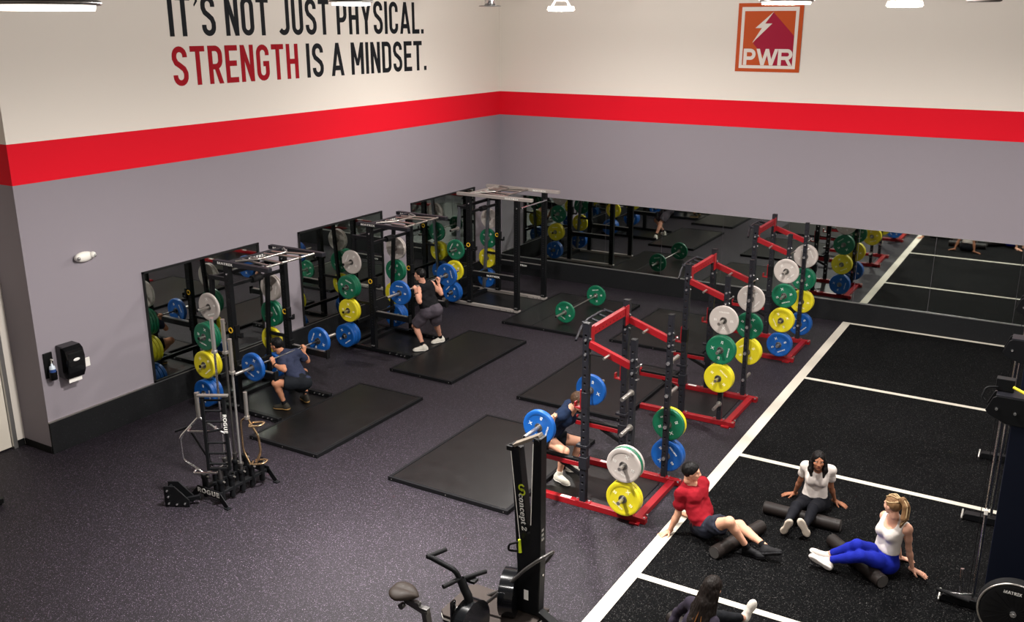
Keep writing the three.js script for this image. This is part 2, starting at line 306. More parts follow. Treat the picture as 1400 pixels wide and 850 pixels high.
{
  const t = thing('pump_bottle_holder', 'small black wall bracket holding a pump bottle beside the towel dispenser', 'dispenser', [0, 1.25, 11.83]);
  obj('back_plate', rbox(0.014, 0.02, 0, 0.024, 0.36, 0.13, 0.008), M.black, t);
  obj('cup', lathe([[0.0, -0.17], [0.05, -0.17], [0.055, -0.06], [0.05, -0.06], [0.047, -0.155], [0, -0.155]], 20).translate(0.085, 0, 0), M.black, t);
  const b = tag(obj('pump_bottle', lathe([[0, -0.15], [0.042, -0.15], [0.043, -0.02], [0.036, 0.02], [0.014, 0.03], [0.014, 0.055], [0, 0.055]], 20).translate(0.085, 1.25, 11.83), S(0xc9d4df, 0.25)), 'clear pump bottle standing in the small black wall bracket', 'bottle');
  obj('pump', [rod([0.085, 1.3, 11.83], [0.085, 1.36, 11.83], 0.006), rbox(0.1, 1.365, 11.83, 0.055, 0.014, 0.018)], M.whitePlastic, b);
  obj('label', new THREE.CylinderGeometry(0.0438, 0.0438, 0.05, 20, 1, true).translate(0.085, 1.205, 11.83), S(0x27457f, 0.5), b, 'blue label');
}
{
  const t = thing('wall_outlet', 'white outlet plate on the grey wall right of the towel dispenser', 'outlet', [0, 1.14, 11.245]);
  obj('plate', rbox(0.006, 0, 0, 0.01, 0.13, 0.08, 0.004), M.whitePlastic, t); obj('socket', [box(0.0115, 0.03, 0, 0.003, 0.035, 0.034), box(0.0115, -0.03, 0, 0.003, 0.035, 0.034)], M.sticker, t);
}

// ---------------------------------------------------------------- pendants
const lampWords = ['glowing high bay pendant above the slogan on the left wall', 'glowing prismatic pendant right of the room corner', 'glowing pendant in front of the orange wall sign', 'glowing prismatic pendant right of the orange wall sign', 'large glowing pendant at the top left of the photograph, nearest the camera', 'glowing high bay pendant over the far right of the hall', 'glowing prismatic pendant over the right end of the back wall', 'glowing high bay pendant over the right side behind the turf stretchers'];
LAMPS.forEach(([x, z, kind, LAMP_Y, lobe, spill, beamCd], i) => {
  const t = thing('pendant_light', lampWords[i], 'light', [x, LAMP_Y, z]);
  const R = i === 0 ? 0.2 : 0.235;
  obj('cord', rod([0, 0.3, 0], [0, YC - LAMP_Y, 0], 0.006, 8), M.black, t);
  if (kind === 'disc') {
    obj('housing', lathe([[0.0, 0.02], [0.2, 0.02], [0.22, 0.05], [0.17, 0.09], [0.15, 0.2], [0.09, 0.22], [0.08, 0.3], [0, 0.3]], 32), M.alu, t);
    obj('rim', new THREE.TorusGeometry(R, 0.012, 8, 40).rotateX(Math.PI / 2).translate(0, 0.02, 0), M.alu, t);
  } else {
    obj('housing', lathe([[0.0, 0.2], [0.1, 0.2], [0.1, 0.34], [0.06, 0.36], [0, 0.36]], 24), M.alu, t);
    for (let j = 0; j < 4; j++) { const a = j * Math.PI / 2 + 0.4; obj('stay', rod([0.09 * Math.cos(a), 0.21, 0.09 * Math.sin(a)], [R * Math.cos(a), 0.03, R * Math.sin(a)], 0.006, 6), M.alu, t); }
    obj('prism_ring', lathe([[R - 0.01, 0.0], [R, 0.0], [R - 0.02, 0.06], [R - 0.03, 0.06]], 40), M.lens, t);
    obj('lamp_core', lathe([[0, 0.2], [0.09, 0.19], [0.1, 0.14], [0, 0.14]], 24), M.lens, t);
  }
  obj('lens', new THREE.CylinderGeometry(R - 0.012, R - 0.02, 0.04, 40).translate(0, 0.005, 0), M.lens, t);
  const spot = (cd, angle, blend) => {
    const s = new THREE.SpotLight(LAMP_COLOR, cd, 0, angle, blend, 2);
    s.position.set(0, -0.03, 0); s.target.position.set(0, -3, 0); s.castShadow = true; s.shadow.radius = 10; s.shadow.mapSize.set(2048, 2048); s.shadow.bias = -0.0005;
    t.add(s); t.add(s.target);
  };
  spot(lobe, 1.54, 0.45);
  if (beamCd) spot(beamCd, 0.74, 1);
  if (spill) { const p = new THREE.PointLight(LAMP_COLOR, spill, 0, 2); p.position.set(0, -0.035, 0); p.castShadow = true; p.shadow.radius = 10; p.shadow.bias = -0.001; t.add(p); }
});
{
  const t = thing('pendant_downlight', 'unlit metal cylinder pendant left of the room corner', 'light', [2.18, 6.03, 3.89]);
  obj('housing', lathe([[0, 0.01], [0.1, 0.01], [0.1, 0.3], [0, 0.3]], 28), M.chrome, t); obj('rim', lathe([[0.1, 0], [0.2, 0.0], [0.2, 0.014], [0.1, 0.02]], 36), M.alu, t); obj('cord', rod([0, 0.3, 0], [0, YC - 6.03, 0], 0.006, 8), M.black, t);
  const u = thing('pendant_speaker', 'dark grey domed pendant speaker at the top right of the photograph', 'speaker', [10.29, 6.0, 4.62]);
  obj('housing', lathe([[0, 0.005], [0.215, 0.005], [0.22, 0.03], [0.19, 0.12], [0.1, 0.19], [0, 0.21]], 36), S(0x6b655f, 0.5), u); obj('grille', lathe([[0, -0.004], [0.2, -0.002], [0.2, 0.006]], 36), M.darkSteel, u); obj('cord', rod([0, 0.2, 0], [0, YC - 6.0, 0], 0.006, 8), M.black, u);
}
// ---------------------------------------------------------------- lifting platforms
function platform(x0, x1, z0, z1, seams, label, group) {
  const t = thing('lifting_platform', label, 'platform', [(x0 + x1) / 2, 0, (z0 + z1) / 2], 0, group), w = (x1 - x0) / 2, d = (z1 - z0) / 2, H = 0.055, e = 0.045;
  const xs = [-w + e, ...seams.map((s) => s - (x0 + x1) / 2), w - e];
  for (let i = 0; i < xs.length - 1; i++) obj('rubber_tile', uvm(span(xs[i] + 0.003, xs[i + 1] - 0.003, 0.001, H - 0.004, -d + e + 0.002, d - e - 0.002, 0.004).translate(t.position.x, 0, t.position.z)).translate(-t.position.x, 0, -t.position.z), M.pad, t);
  obj('edge_rail', [span(-w, w, 0.001, H, d - e, d, 0.004), span(-w, w, 0.001, H, -d, -d + e, 0.004), span(-w, -w + e, 0.001, H, -d + e, d - e, 0.004), span(w - e, w, 0.001, H, -d + e, d - e, 0.004)], M.padEdge, t);
  obj('screw', [[-w + 0.06, d], [w - 0.06, d], [0, d]].map(([x, z]) => rod([x, 0.028, z], [x, 0.028, z + 0.002], 0.007, 8)), M.steel, t);
}
platform(1.99, 3.27, 7.72, 10.2, [], 'black rubber lifting platform in front of the rack nearest the door');
platform(1.99, 3.28, 4.43, 6.93, [], 'black rubber lifting platform behind the man in grey shorts');
platform(2.24, 4.15, 1.13, 3.62, [2.9], 'black lifting platform under the barbell with green plates');
platform(4.5, 6.33, 7.78, 10.21, [], 'large black lifting platform in front of the nearest red rack');
platform(4.52, 6.34, 4.5, 6.92, [], 'large black lifting platform in front of the middle red rack');
platform(4.57, 6.34, 1.15, 3.56, [], 'large black lifting platform in front of the farthest red rack');
function mat(x0, x1, z0, z1, label) { const g = uvm(span(x0, x1, 0.001, 0.014, z0, z1, 0.003)); tag(obj('rubber_mat', g, M.pad), label, 'mat'); }
mat(0.78, 1.97, 8.46, 9.46, 'thin black rubber mat inside the rack nearest the door');
mat(0.78, 1.97, 5.16, 6.16, 'thin black rubber mat inside the middle black rack');
mat(0.78, 2.2, 1.8, 2.8, 'thin black rubber mat inside the full cage rack');
mat(6.36, 7.6, 8.46, 9.46, 'thin black rubber mat inside the nearest red rack');
mat(6.36, 7.6, 5.16, 6.16, 'thin black rubber mat inside the middle red rack');
mat(6.36, 7.6, 1.86, 2.86, 'thin black rubber mat inside the farthest red rack');

// ---------------------------------------------------------------- upright with through holes
function upright(w, d, h, step = 0.1, from = 0.35, hole = 0.0125, holeColor) { // holes run along z
  const s = shapeOf([[-w / 2, 0], [w / 2, 0], [w / 2, h], [-w / 2, h]]);
  for (let y = from; y < h - 0.12; y += step) { const p = new THREE.Path(); p.absarc(0, y, hole, 0, Math.PI * 2, true); s.holes.push(p); }
  return new THREE.ExtrudeGeometry(s, { depth: d - 0.006, bevelEnabled: true, bevelSize: 0.003, bevelThickness: 0.003, bevelSegments: 1, curveSegments: 8 }).translate(0, 0, -d / 2 + 0.003);
}
const bolt = (p, dir, r = 0.014) => { p = P3(p); const q = p.clone().addScaledVector(P3(dir), 0.016); return rod(p, q, r, 6); };

// ---------------------------------------------------------------- weight plates
const KINDS = {
  blue: { m: M.plateBlue, th: 0.066, n: '45', t: M.whiteText }, yellow: { m: M.plateYellow, th: 0.058, n: '35', t: S(0xf1ecd2, 0.6) },
  green: { m: M.plateGreen, th: 0.05, n: '25', t: M.whiteText }, grey: { m: M.plateGrey, th: 0.04, n: '10', t: M.whiteText },
};
for (const k in KINDS) {
  const K = KINDS[k], h = K.th / 2, R = 0.216;
  const prof = [[0.026, -h + 0.004], [0.06, -h + 0.004], [0.068, -h + 0.008], [0.163, -h + 0.008], [0.171, -h], [R - 0.008, -h], [R, -h + 0.008], [R, h - 0.008], [R - 0.008, h], [0.171, h], [0.163, h - 0.008], [0.068, h - 0.008], [0.06, h - 0.004], [0.026, h - 0.004], [0.026, -h + 0.004]];
  K.disc = lathe(prof, 48).rotateX(Math.PI / 2);
  K.hub = lathe([[0.0255, -h - 0.001], [0.052, -h - 0.001], [0.052, -h + 0.006], [0.03, -h + 0.006], [0.03, h - 0.006], [0.052, h - 0.006], [0.052, h + 0.001], [0.0255, h + 0.001], [0.0255, -h - 0.001]], 28).rotateX(Math.PI / 2);
  const face = [text(K.n, 0.032).translate(0.122, 0, 0), text(K.n, 0.032).translate(-0.122, 0, 0), text('MATRIX', 0.019, 0.002, font, 1.5).translate(0, -0.118, 0),
    ...[[-1, 1], [1, 1], [-1, -1], [1, -1]].map(([a, b]) => new THREE.BoxGeometry(0.007, 0.024, 0.002).rotateZ(-a * b * 0.75).translate(a * 0.013, 0.12 + b * 0.013, 0.001)),
    new THREE.BoxGeometry(0.014, 0.014, 0.002).translate(0, 0.12, 0.001)].map(plain);
  const f = mergeGeometries(face).translate(0, 0, h - 0.0082), b = f.clone().rotateY(Math.PI);
  K.print = mergeGeometries([f, b]);
  K.m.polygonOffset = false;
}
const plateGroup = {};
function plate(kind, x, y, z, label, group, spin = rnd() * 6.28) {
  const K = KINDS[kind], t = thing('weight_plate', label, 'weight plate', [x, y, z], 0, group);
  t.rotation.z = spin;
  obj('rubber_disc', K.disc, K.m, t); obj('hub_ring', K.hub, M.hub, t); obj('printed_marks', K.print, K.t, t);
  return t;
}
const ORD = ['innermost', 'second', 'third', 'fourth'];
// plates hung on one peg, inner first; dir is +1 or -1 along z
function stack(list, x, y, z0, dir, where) {
  let z = z0; const colours = list.reduce((o, k) => (o[k] = (o[k] ?? 0) + 1, o), {}), seen = {};
  list.forEach((k, i) => {
    const th = KINDS[k].th + 0.004; z += dir * th / 2; seen[k] = (seen[k] ?? 0) + 1;
    let place = '';
    if (list.length > 1) place = i === list.length - 1 ? 'outermost ' : i === 0 ? 'innermost ' : 'in-between ';
    plate(k, x, y - 0.0, z, place + (k === 'grey' ? 'grey' : k) + ' plate on ' + where, undefined);
    z += dir * th / 2;
  });
  return z;
}
const PEGY = [0.34, 0.78, 1.21, 1.645], PEGL = [0.285, 0.75, 1.2, 1.645], postX = (y) => 0.62 + 0.07 * y;
const PEGW = ['lowest', 'lower middle', 'upper middle', 'top'];

// ---------------------------------------------------------------- black racks along the left wall
function blackRack(zc, label, full, which) {
  const t = thing('power_rack', label, 'rack', [0, 0, zc]);
  const xf = full ? [1.0, 2.15] : [1.12], xs = 0.72, H = 2.3, foot = full ? 2.225 : 1.95;
  const by = full ? 2.36 : 2.33;
  for (const s of [-1, 1]) {
    const z = s * 0.57;
    obj('base_rail', span(0.3, foot, 0.015, 0.075, z - 0.04, z + 0.04, 0.006), full ? M.beamSilver : M.rackBlack, t, full ? 'silver base rail' : undefined);
    obj('foot_pad', [span(0.32, 0.44, 0, 0.015, z - 0.05, z + 0.05), span(foot - 0.14, foot - 0.02, 0, 0.015, z - 0.05, z + 0.05)], M.rubberBlack, t);
    for (const x of xf) obj('upright', upright(0.1, 0.08, H, 0.05, 0.4, 0.011).rotateY(Math.PI / 2 * 0).translate(x, 0.075 - 0.07 + 0.07, z), M.rackBlack, t);
    obj('storage_post', beam([postX(0.075), 0.075, z], [postX(2.1), 2.1, z], 0.06, 0.06), full ? M.postGrey : M.rackBlack, t, full ? 'slim grey post' : undefined);
    obj('storage_brace', beam([xs, 2.1, z], [xf[0], 2.1, z], 0.05, 0.06), M.rackBlack, t);
    obj('storage_brace', beam([xs, 0.9, z], [xf[0], 0.9, z], 0.04, 0.05), M.rackBlack, t);
    for (const y of PEGL) { const xs = postX(y), p = obj('storage_peg', [rod([xs, y, z + s * 0.03], [xs, y, z + s * 0.3], 0.0235, 16), rod([xs, y, z + s * 0.03], [xs, y, z + s * 0.045], 0.045, 16)], M.steel, t); obj('end_cap', rod([xs, y, z + s * 0.3], [xs, y, z + s * 0.308], 0.0245, 16), M.black, p); }
    obj('top_beam', span(full ? 0.72 : 0.86, full ? 2.5 : 1.98, by - 0.01, by + 0.055, z - 0.045, z + 0.045, 0.008), full ? M.beamSilver : M.rackGrey, t, full ? 'silver top beam' : undefined);
    obj('printed_name', text('MATRIX', 0.036, 0.002, font, 1.7).translate(full ? 2.05 : 1.12, by + 0.022, z + 0.0455), M.whiteText, t);
    // yellow-ringed hook carriage on the front upright
    const hk = obj('bar_hook', [rbox(xf[0] + 0.06, 1.3, z - s * 0.02, 0.04, 0.2, 0.09), rbox(xf[0] + 0.11, 1.23, z - s * 0.02, 0.1, 0.035, 0.05), rbox(xf[0] + 0.16, 1.26, z - s * 0.02, 0.02, 0.08, 0.05)], M.rackBlack, t);
    const q = new THREE.Shape(); q.absarc(0, 0, 0.044, 0, Math.PI * 2, false); const hole = new THREE.Path(); hole.absarc(0, 0, 0.03, 0, Math.PI * 2, true); q.holes.push(hole);
    obj('yellow_ring', extr(q, 0.008).translate(xf[0], 1.33, z + 0.043), M.yellowTag, hk, 'yellow ring');
    // safety arm
    const x1 = full ? xf[1] : 1.93, ay = 0.74;
    const arm = obj('safety_arm', [span(xf[0] + 0.05, x1 - (full ? 0.05 : 0), ay - 0.06, ay + 0.035, z - 0.035, z + 0.035, 0.006), rbox(xf[0] + 0.06, ay, z, 0.03, 0.22, 0.09)], M.rackBlack, t);
    obj('arm_strip', span(xf[0] + 0.09, x1 - 0.05, ay + 0.035, ay + 0.045, z - 0.025, z + 0.025), M.steel, arm);
    if (full) obj('printed_name', text('MATRIX', 0.036, 0.002, font, 1.7).translate(1.6, ay - 0.015, z + 0.036), M.whiteText, arm);
    else obj('end_block', span(x1, x1 + 0.025, ay - 0.07, ay + 0.075, z - 0.04, z + 0.04, 0.004), M.black, arm);
    for (const x of xf) { obj('bolt', [bolt([x + 0.02, 2.2, z + 0.04], [0, 0, 1]), bolt([x + 0.02, 0.12, z + 0.04], [0, 0, 1]), bolt([x - 0.02, 0.12, z + 0.04], [0, 0, 1])], M.bolt, t); obj('instruction_label', box(x + 0.0505, 0.42, z, 0.001, 0.13, 0.05), M.sticker, t, 'small white label'); }
    obj('bolt', [0.12, 0.2, 0.3, 0.45].map((d) => bolt([foot - d, 0.045, z + 0.04], [0, 0, 1], 0.011)), M.bolt, t);
  }
  for (const g of [beam([xs, 0.5, -0.55], [xs, 0.5, 0.55], 0.05, 0.06), beam([xs, 2.07, -0.55], [xs, 2.07, 0.55], 0.05, 0.06), span(0.66, 0.74, 0.015, 0.075, -0.53, 0.53)]) obj('crossmember', g, M.rackBlack, t);
  const cb = obj('cross_beam', span(xf[0] - 0.03, xf[0] + 0.04, by - 0.03, by + 0.05, -0.525, 0.525, 0.006), full ? M.beamSilver : M.rackGrey, t);
  obj('printed_name', text('MATRIX', 0.042, 0.002, font, 1.7).rotateY(Math.PI / 2).translate(xf[0] + 0.0405, by + 0.01, 0), M.whiteText, cb);
  const gx = full ? 1.35 : 1.4;
  obj('pull_up_bar', [rod([gx + 0.42, by + 0.03, -0.53], [gx + 0.42, by + 0.03, 0.53], 0.017, 10)], M.steel, t);
  obj('pull_up_bar', [bent([[xf[0] + 0.1, by + 0.05, -0.5], [gx + 0.1, by + 0.07, -0.28], [gx + 0.12, by + 0.08, 0.28], [xf[0] + 0.1, by + 0.05, 0.5]], 0.016)], M.steel, t);
  for (const s of [-1, 1]) { obj('grip_handle', rod([xf[0] + 0.04, by + 0.03, s * 0.14], [gx + 0.46, by + 0.04, s * 0.2], 0.017, 10), M.steel, t); obj('grip_handle', rod([xf[0] + 0.04, by + 0.03, s * 0.3], [gx + 0.42, by + 0.04, s * 0.42], 0.017, 10), M.steel, t); }
  if (full) obj('front_bar', rod([2.22, 2.2, -0.53], [2.22, 2.2, 0.53], 0.016, 12), M.chrome, t);
  obj('band_roller', rod([xf[0] - 0.02, 2.0, -0.1], [xf[0] - 0.02, 2.0, 0.1], 0.055, 16), M.rubberBlack, t);
  obj('band_bracket', beam([xf[0] - 0.02, 2.0, -0.53], [xf[0] - 0.02, 2.0, 0.53], 0.05, 0.05), M.rackBlack, t);
  obj('wire_tray', [span(0.3, 0.62, 0.09, 0.12, -0.4, 0.4), span(0.3, 0.33, 0.09, 0.3, -0.4, 0.4)], M.rackBlack, t);
  return t;
}
blackRack(8.97, 'black rack with pull-up bars around the squatting man in a navy tee, nearest the door', false, 0);
blackRack(5.67, 'middle black rack with pull-up bars around the man in grey shorts', false, 1);
blackRack(2.3, 'black full cage rack with silver top beams beside the room corner', true, 2);
const LEFT = [
  [8.97, 'black rack nearest the door', [['blue', 'blue', 'blue'], ['yellow', 'yellow', 'yellow'], ['green', 'green', 'green'], ['grey']], [['blue', 'blue'], ['yellow'], ['green', 'green'], ['grey', 'grey']]],
  [5.67, 'middle black rack', [['blue', 'blue', 'blue'], ['yellow', 'yellow'], ['green', 'green', 'green'], ['grey']], [['blue', 'blue', 'blue'], ['yellow'], ['green', 'green'], ['grey', 'grey']]],
  [2.3, 'full cage rack in the corner', [['blue', 'blue'], ['yellow'], ['green'], []], [['blue', 'blue'], ['yellow', 'yellow'], ['green'], ['grey']]],
];
for (const [zc, nm, near, far] of LEFT) for (const [s, lists] of [[1, near], [-1, far]]) lists.forEach((l, i) => l.length && stack(l, postX(PEGL[i]), PEGL[i], zc + s * 0.62, s, PEGW[i] + ' ' + (s > 0 ? 'near' : 'far') + ' peg of ' + nm));

// ---------------------------------------------------------------- red racks beside the turf
function redRack(zc, label, near) {
  const t = thing('squat_rack', label, 'rack', [0, 0, zc]);
  const xa = 7.02, xb = 7.62, up = M.rackGrey;
  for (const s of [-1, 1]) {
    const z = s * 0.57;
    obj('base_rail', span(6.36, 7.86, 0.0, 0.075, z - 0.04, z + 0.04, 0.005), M.red, t, 'red base rail');
    obj('floor_tab', span(7.68, 7.8, 0.001, 0.02, z + s * 0.04, z + s * 0.1), M.red, t);
    obj('warning_label', box(6.78, 0.076, z, 0.14, 0.001, 0.05), M.sticker, t, 'small white label');
    const ua = obj('upright', upright(0.075, 0.075, 2.3, 0.1, 0.16, 0.018).translate(xa, 0.075, z), up, t);
    obj('post_cap', rbox(xa, 2.379, z, 0.078, 0.01, 0.078, 0.003), M.rackBlack, ua);
    obj('hole_row', Array.from({ length: 20 }, (_, i) => rod([xa + 0.0372, 0.3 + i * 0.1, z], [xa + 0.0384, 0.3 + i * 0.1, z], 0.008, 8)), M.black, ua);
    const ub = obj('upright', upright(0.06, 0.075, 2.2, 0.1, 0.16, 0.015).translate(xb, 0.075, z), up, t);
    obj('post_cap', rbox(xb, 2.279, z, 0.063, 0.01, 0.078, 0.003), M.rackBlack, ub);
    obj('foot_plate', [rbox(xa, 0.08, z, 0.2, 0.01, 0.08, 0.002), rbox(xb, 0.08, z, 0.17, 0.01, 0.08, 0.002)], M.red, t);
    obj('bolt', [[xa, 0.08], [xb, 0.07]].flatMap(([x, d]) => [bolt([x - d, 0.085, z], [0, 1, 0]), bolt([x + d, 0.085, z], [0, 1, 0])]), M.bolt, t);
    const yb = 2.1;
    obj('side_beam', beam([xa + 0.036, yb + 0.03, z], [xb - 0.028, yb - 0.15, z], 0.06, 0.085), M.red, t, 'red side beam');
    obj('bolt', [bolt([xa, yb + 0.08, z + 0.0375], [0, 0, 1], 0.017), bolt([xa, yb - 0.1, z + 0.0375], [0, 0, 1], 0.017), bolt([xb, yb - 0.06, z + 0.0375], [0, 0, 1], 0.017), bolt([xb, yb - 0.22, z + 0.0375], [0, 0, 1], 0.017), bolt([xa + 0.0375, yb + 0.09, z], [1, 0, 0], 0.015), bolt([xa + 0.0375, yb - 0.09, z], [1, 0, 0], 0.015), bolt([xb + 0.03, yb - 0.06, z], [1, 0, 0], 0.015), bolt([xb + 0.03, yb - 0.22, z], [1, 0, 0], 0.015)], M.bolt, t);
    obj('band_peg', rod([(xa + xb) / 2, yb - 0.06, z + 0.03], [(xa + xb) / 2, yb - 0.06, z + 0.17], 0.016, 12), M.steel, t);
    for (const y of PEGY) { const p = obj('storage_peg', [rod([xb, y, z + s * 0.037], [xb, y, z + s * 0.3], 0.0235, 16), rod([xb, y, z + s * 0.037], [xb, y, z + s * 0.05], 0.04, 16)], M.steel, t); obj('peg_bolt', rod([xb, y, z - s * 0.0375], [xb, y, z - s * 0.056], 0.024, 12), M.bolt, p); }
    const zi = z - s * 0.0, arm = obj('safety_arm', [span(6.33, xa - 0.04, 0.54, 0.6, zi - 0.035, zi + 0.035, 0.005), span(6.33, 6.35, 0.54, 0.66, zi - 0.035, zi + 0.035, 0.004)], M.red, t, 'red spotter arm with a black pad');
    obj('arm_pad', span(6.35, xa - 0.045, 0.6, 0.635, zi - 0.03, zi + 0.03, 0.005), M.black, arm);
    obj('arm_collar', rbox(xa, 0.6, zi, 0.11, 0.16, 0.1, 0.006), M.rackGrey, arm); obj('arm_collar', rbox(xa - 0.02, 0.82, zi, 0.15, 0.035, 0.1, 0.004), M.rackGrey, arm);
    obj('arm_brace', beam([6.7, 0.545, zi], [xa - 0.03, 0.42, zi], 0.03, 0.05), M.black, arm);
    const hook = (x, y, lbl) => obj('bar_hook', [rbox(x - 0.05, y, z - s * 0.0, 0.018, 0.26, 0.075, 0.004), rbox(x - 0.09, y - 0.115, z, 0.09, 0.02, 0.06, 0.004), rbox(x - 0.13, y - 0.085, z, 0.018, 0.08, 0.06, 0.004)], M.red, t, lbl);
    hook(xa, near ? 1.42 : 1.3, 'red J-shaped bar hook');
    obj('hook_pad', rbox(xa, near ? 1.42 : 1.3, z, 0.09, 0.2, 0.08, 0.005), near ? M.rackGrey : M.rackBlack, t);
    obj('spring_pin', [rod([xb + 0.03, 1.95, z + 0.02], [xb + 0.09, 1.99, z + 0.02], 0.009, 8), ball([xb + 0.095, 1.995, z + 0.02], 0.017)], M.chrome, t); obj('spring_pin', rod([xb + 0.03, 1.8, z + 0.02], [xb + 0.08, 1.82, z + 0.02], 0.009, 8), M.chrome, t);
  }
  obj('rear_crossmember', [span(7.7, 7.79, 0.0, 0.065, -0.53, 0.53, 0.005)], M.red, t, 'red rear crossmember');
  obj('bolt', [-0.62, 0.62, -0.5, 0.5].map((z) => bolt([7.84, 0.07, z > 0 ? Math.min(z, 0.59) : Math.max(z, -0.59)], [0, 1, 0])), M.bolt, t);
  obj('front_beam', span(xa - 0.03, xa + 0.03, 2.2, 2.3, -0.53, 0.53, 0.005), M.red, t, 'red front beam');
  obj('beam_hole', Array.from({ length: 9 }, (_, i) => rod([xa + 0.0295, 2.24, -0.4 + i * 0.1], [xa + 0.031, 2.24, -0.4 + i * 0.1], 0.009, 8)), M.black, t);
  for (const s of [-1, 1]) obj('beam_plate', rbox(xa + 0.035, 2.2, s * 0.5, 0.012, 0.26, 0.1, 0.004), M.red, t);
  // multi-grip pull-up bar hung on the front side
  obj('multi_grip_bar', [bent([[xa - 0.12, 2.16, 0.62], [xa - 0.18, 2.24, 0.38], [xa - 0.18, 2.3, 0.2], [xa - 0.18, 2.3, -0.2], [xa - 0.18, 2.24, -0.38], [xa - 0.12, 2.16, -0.62]].map((p) => p), 0.016), ...[0.3, 0.1, -0.1, -0.3].map((z) => rod([xa - 0.03, 2.25, z * 1.1], [xa - 0.2, 2.29, z], 0.016, 8))], M.rackGrey, t, 'dark grey multi-grip pull-up bar');
  return t;
}
redRack(8.97, 'red and grey squat rack around the crouching lifter, nearest the camera', true);
redRack(5.66, 'red and black squat rack in the middle of the row beside the turf', false);
redRack(2.36, 'red and black squat rack farthest along the turf, beside the back mirrors', false);
const RIGHT = [
  [8.97, 'nearest red rack', [['yellow', 'yellow'], ['grey', 'green', 'grey'], [], []], [['blue', 'blue'], ['green', 'yellow'], [], []]],
  [5.66, 'middle red rack', [[], ['yellow', 'yellow'], ['green', 'green'], ['grey']], [[], ['yellow', 'yellow'], ['green'], ['grey']]],
  [2.36, 'farthest red rack', [['blue', 'blue'], ['yellow', 'yellow'], ['green'], ['grey']], [['blue', 'blue'], ['yellow', 'yellow'], ['green', 'green'], ['grey', 'grey']]],
];
for (const [zc, nm, near, far] of RIGHT) for (const [s, lists] of [[1, near], [-1, far]]) lists.forEach((l, i) => l.length && stack(l, 7.62, PEGY[i], zc + s * 0.624, s, PEGW[i] + ' ' + (s > 0 ? 'near' : 'far') + ' peg of ' + nm));

// ---------------------------------------------------------------- barbells
function barbell(x, y, z, label, metal = M.steel, vertical = false) {
  const t = thing('barbell', label, 'barbell', [x, y, z]);
  obj('shaft', rod([0, 0, -0.66], [0, 0, 0.66], 0.014, 14), metal, t);
  for (const s of [-1, 1]) { const v = obj('sleeve', rod([0, 0, s * 0.66], [0, 0, s * 1.09], 0.025, 18), M.steel, t); obj('sleeve_collar', [rod([0, 0, s * 0.648], [0, 0, s * 0.676], 0.037, 18)], metal, v); obj('end_cap', rod([0, 0, s * 1.09], [0, 0, s * 1.094], 0.02, 14), M.black, v); }
  return t;
}
barbell(1.66, 0.885, 8.99, 'loaded barbell across the back of the squatting man in a navy tee', M.darkSteel);
barbell(1.86, 1.25, 5.67, 'loaded steel barbell across the back of the man in a black tank top', M.steel);
barbell(6.475, 1.005, 8.97, 'loaded barbell across the back of the crouching lifter in the nearest red rack', M.steel);
barbell(3.39, 0.281, 2.395, 'steel barbell with green plates resting on the platform', M.steel);
plate('blue', 1.66, 0.885, 8.99 + 0.715, 'blue plate on the near barbell end of the squatting man in a navy tee');
plate('blue', 1.66, 0.885, 8.99 - 0.715, 'blue plate on the far barbell end of the squatting man in a navy tee');
plate('blue', 1.86, 1.25, 5.67 + 0.715, 'blue plate on the near barbell end of the man in a black tank top');
plate('blue', 1.86, 1.25, 5.67 - 0.715, 'blue plate on the far barbell end of the man in a black tank top');
plate('blue', 6.475, 1.005, 8.97 + 0.715, 'blue plate on the near end of the barbell in the nearest red rack');
plate('blue', 6.475, 1.005, 8.97 - 0.715, 'blue plate on the far end of the barbell in the nearest red rack');
plate('green', 3.39, 0.281, 2.395 + 0.705, 'green plate on the near end of the barbell resting on the platform');
plate('green', 3.39, 0.281, 2.395 - 0.705, 'green plate on the far end of the barbell resting on the platform');
// ---------------------------------------------------------------- vertical bar holder with its bars
{
  const t = thing('bar_holder', 'black floor stand holding upright barbells on the left of the floor', 'bar stand', [2.98, 0, 11.42]);
  const hx = 0.26;
  for (const s of [-1, 1]) obj('side_rail', span(s * hx * 0.55 - 0.035, s * hx * 0.55 + 0.035, 0.13, 0.17, -0.4, 0.42, 0.004), M.rackBlack, t);
  for (const s of [-1, 1]) {
    const z = s > 0 ? 0.42 : -0.42;
    obj('end_plate', span(-0.2, 0.2, 0.1, 0.2, z - 0.006, z + 0.006, 0.003), M.rackBlack, t);
    for (const q of [-1, 1]) obj('leg', [beam([q * 0.18, 0.15, z], [q * 0.3, 0.02, z], 0.012, 0.08), rbox(q * 0.31, 0.008, z, 0.08, 0.016, 0.06, 0.003)], M.rackBlack, t);
  }
  obj('printed_name', text('ROGUE', 0.06, 0.002, font, 1.4).translate(0, 0.15, 0.4265), M.whiteText, t);
  for (const q of [-1, 1]) for (let i = 0; i < 5; i++) {
    const z = -0.34 + i * 0.17, so = obj('bar_socket', lathe([[0.031, 0.03], [0.038, 0.03], [0.038, 0.28], [0.046, 0.28], [0.046, 0.33], [0.031, 0.33], [0.031, 0.03]], 18).translate(q * hx * 0.55, 0, z), M.rackBlack, t);
    obj('socket_knob', rod([q * hx * 0.55 + 0.046, 0.305, z], [q * hx * 0.55 + 0.07, 0.305, z], 0.012, 8), M.steel, so);
  }
}
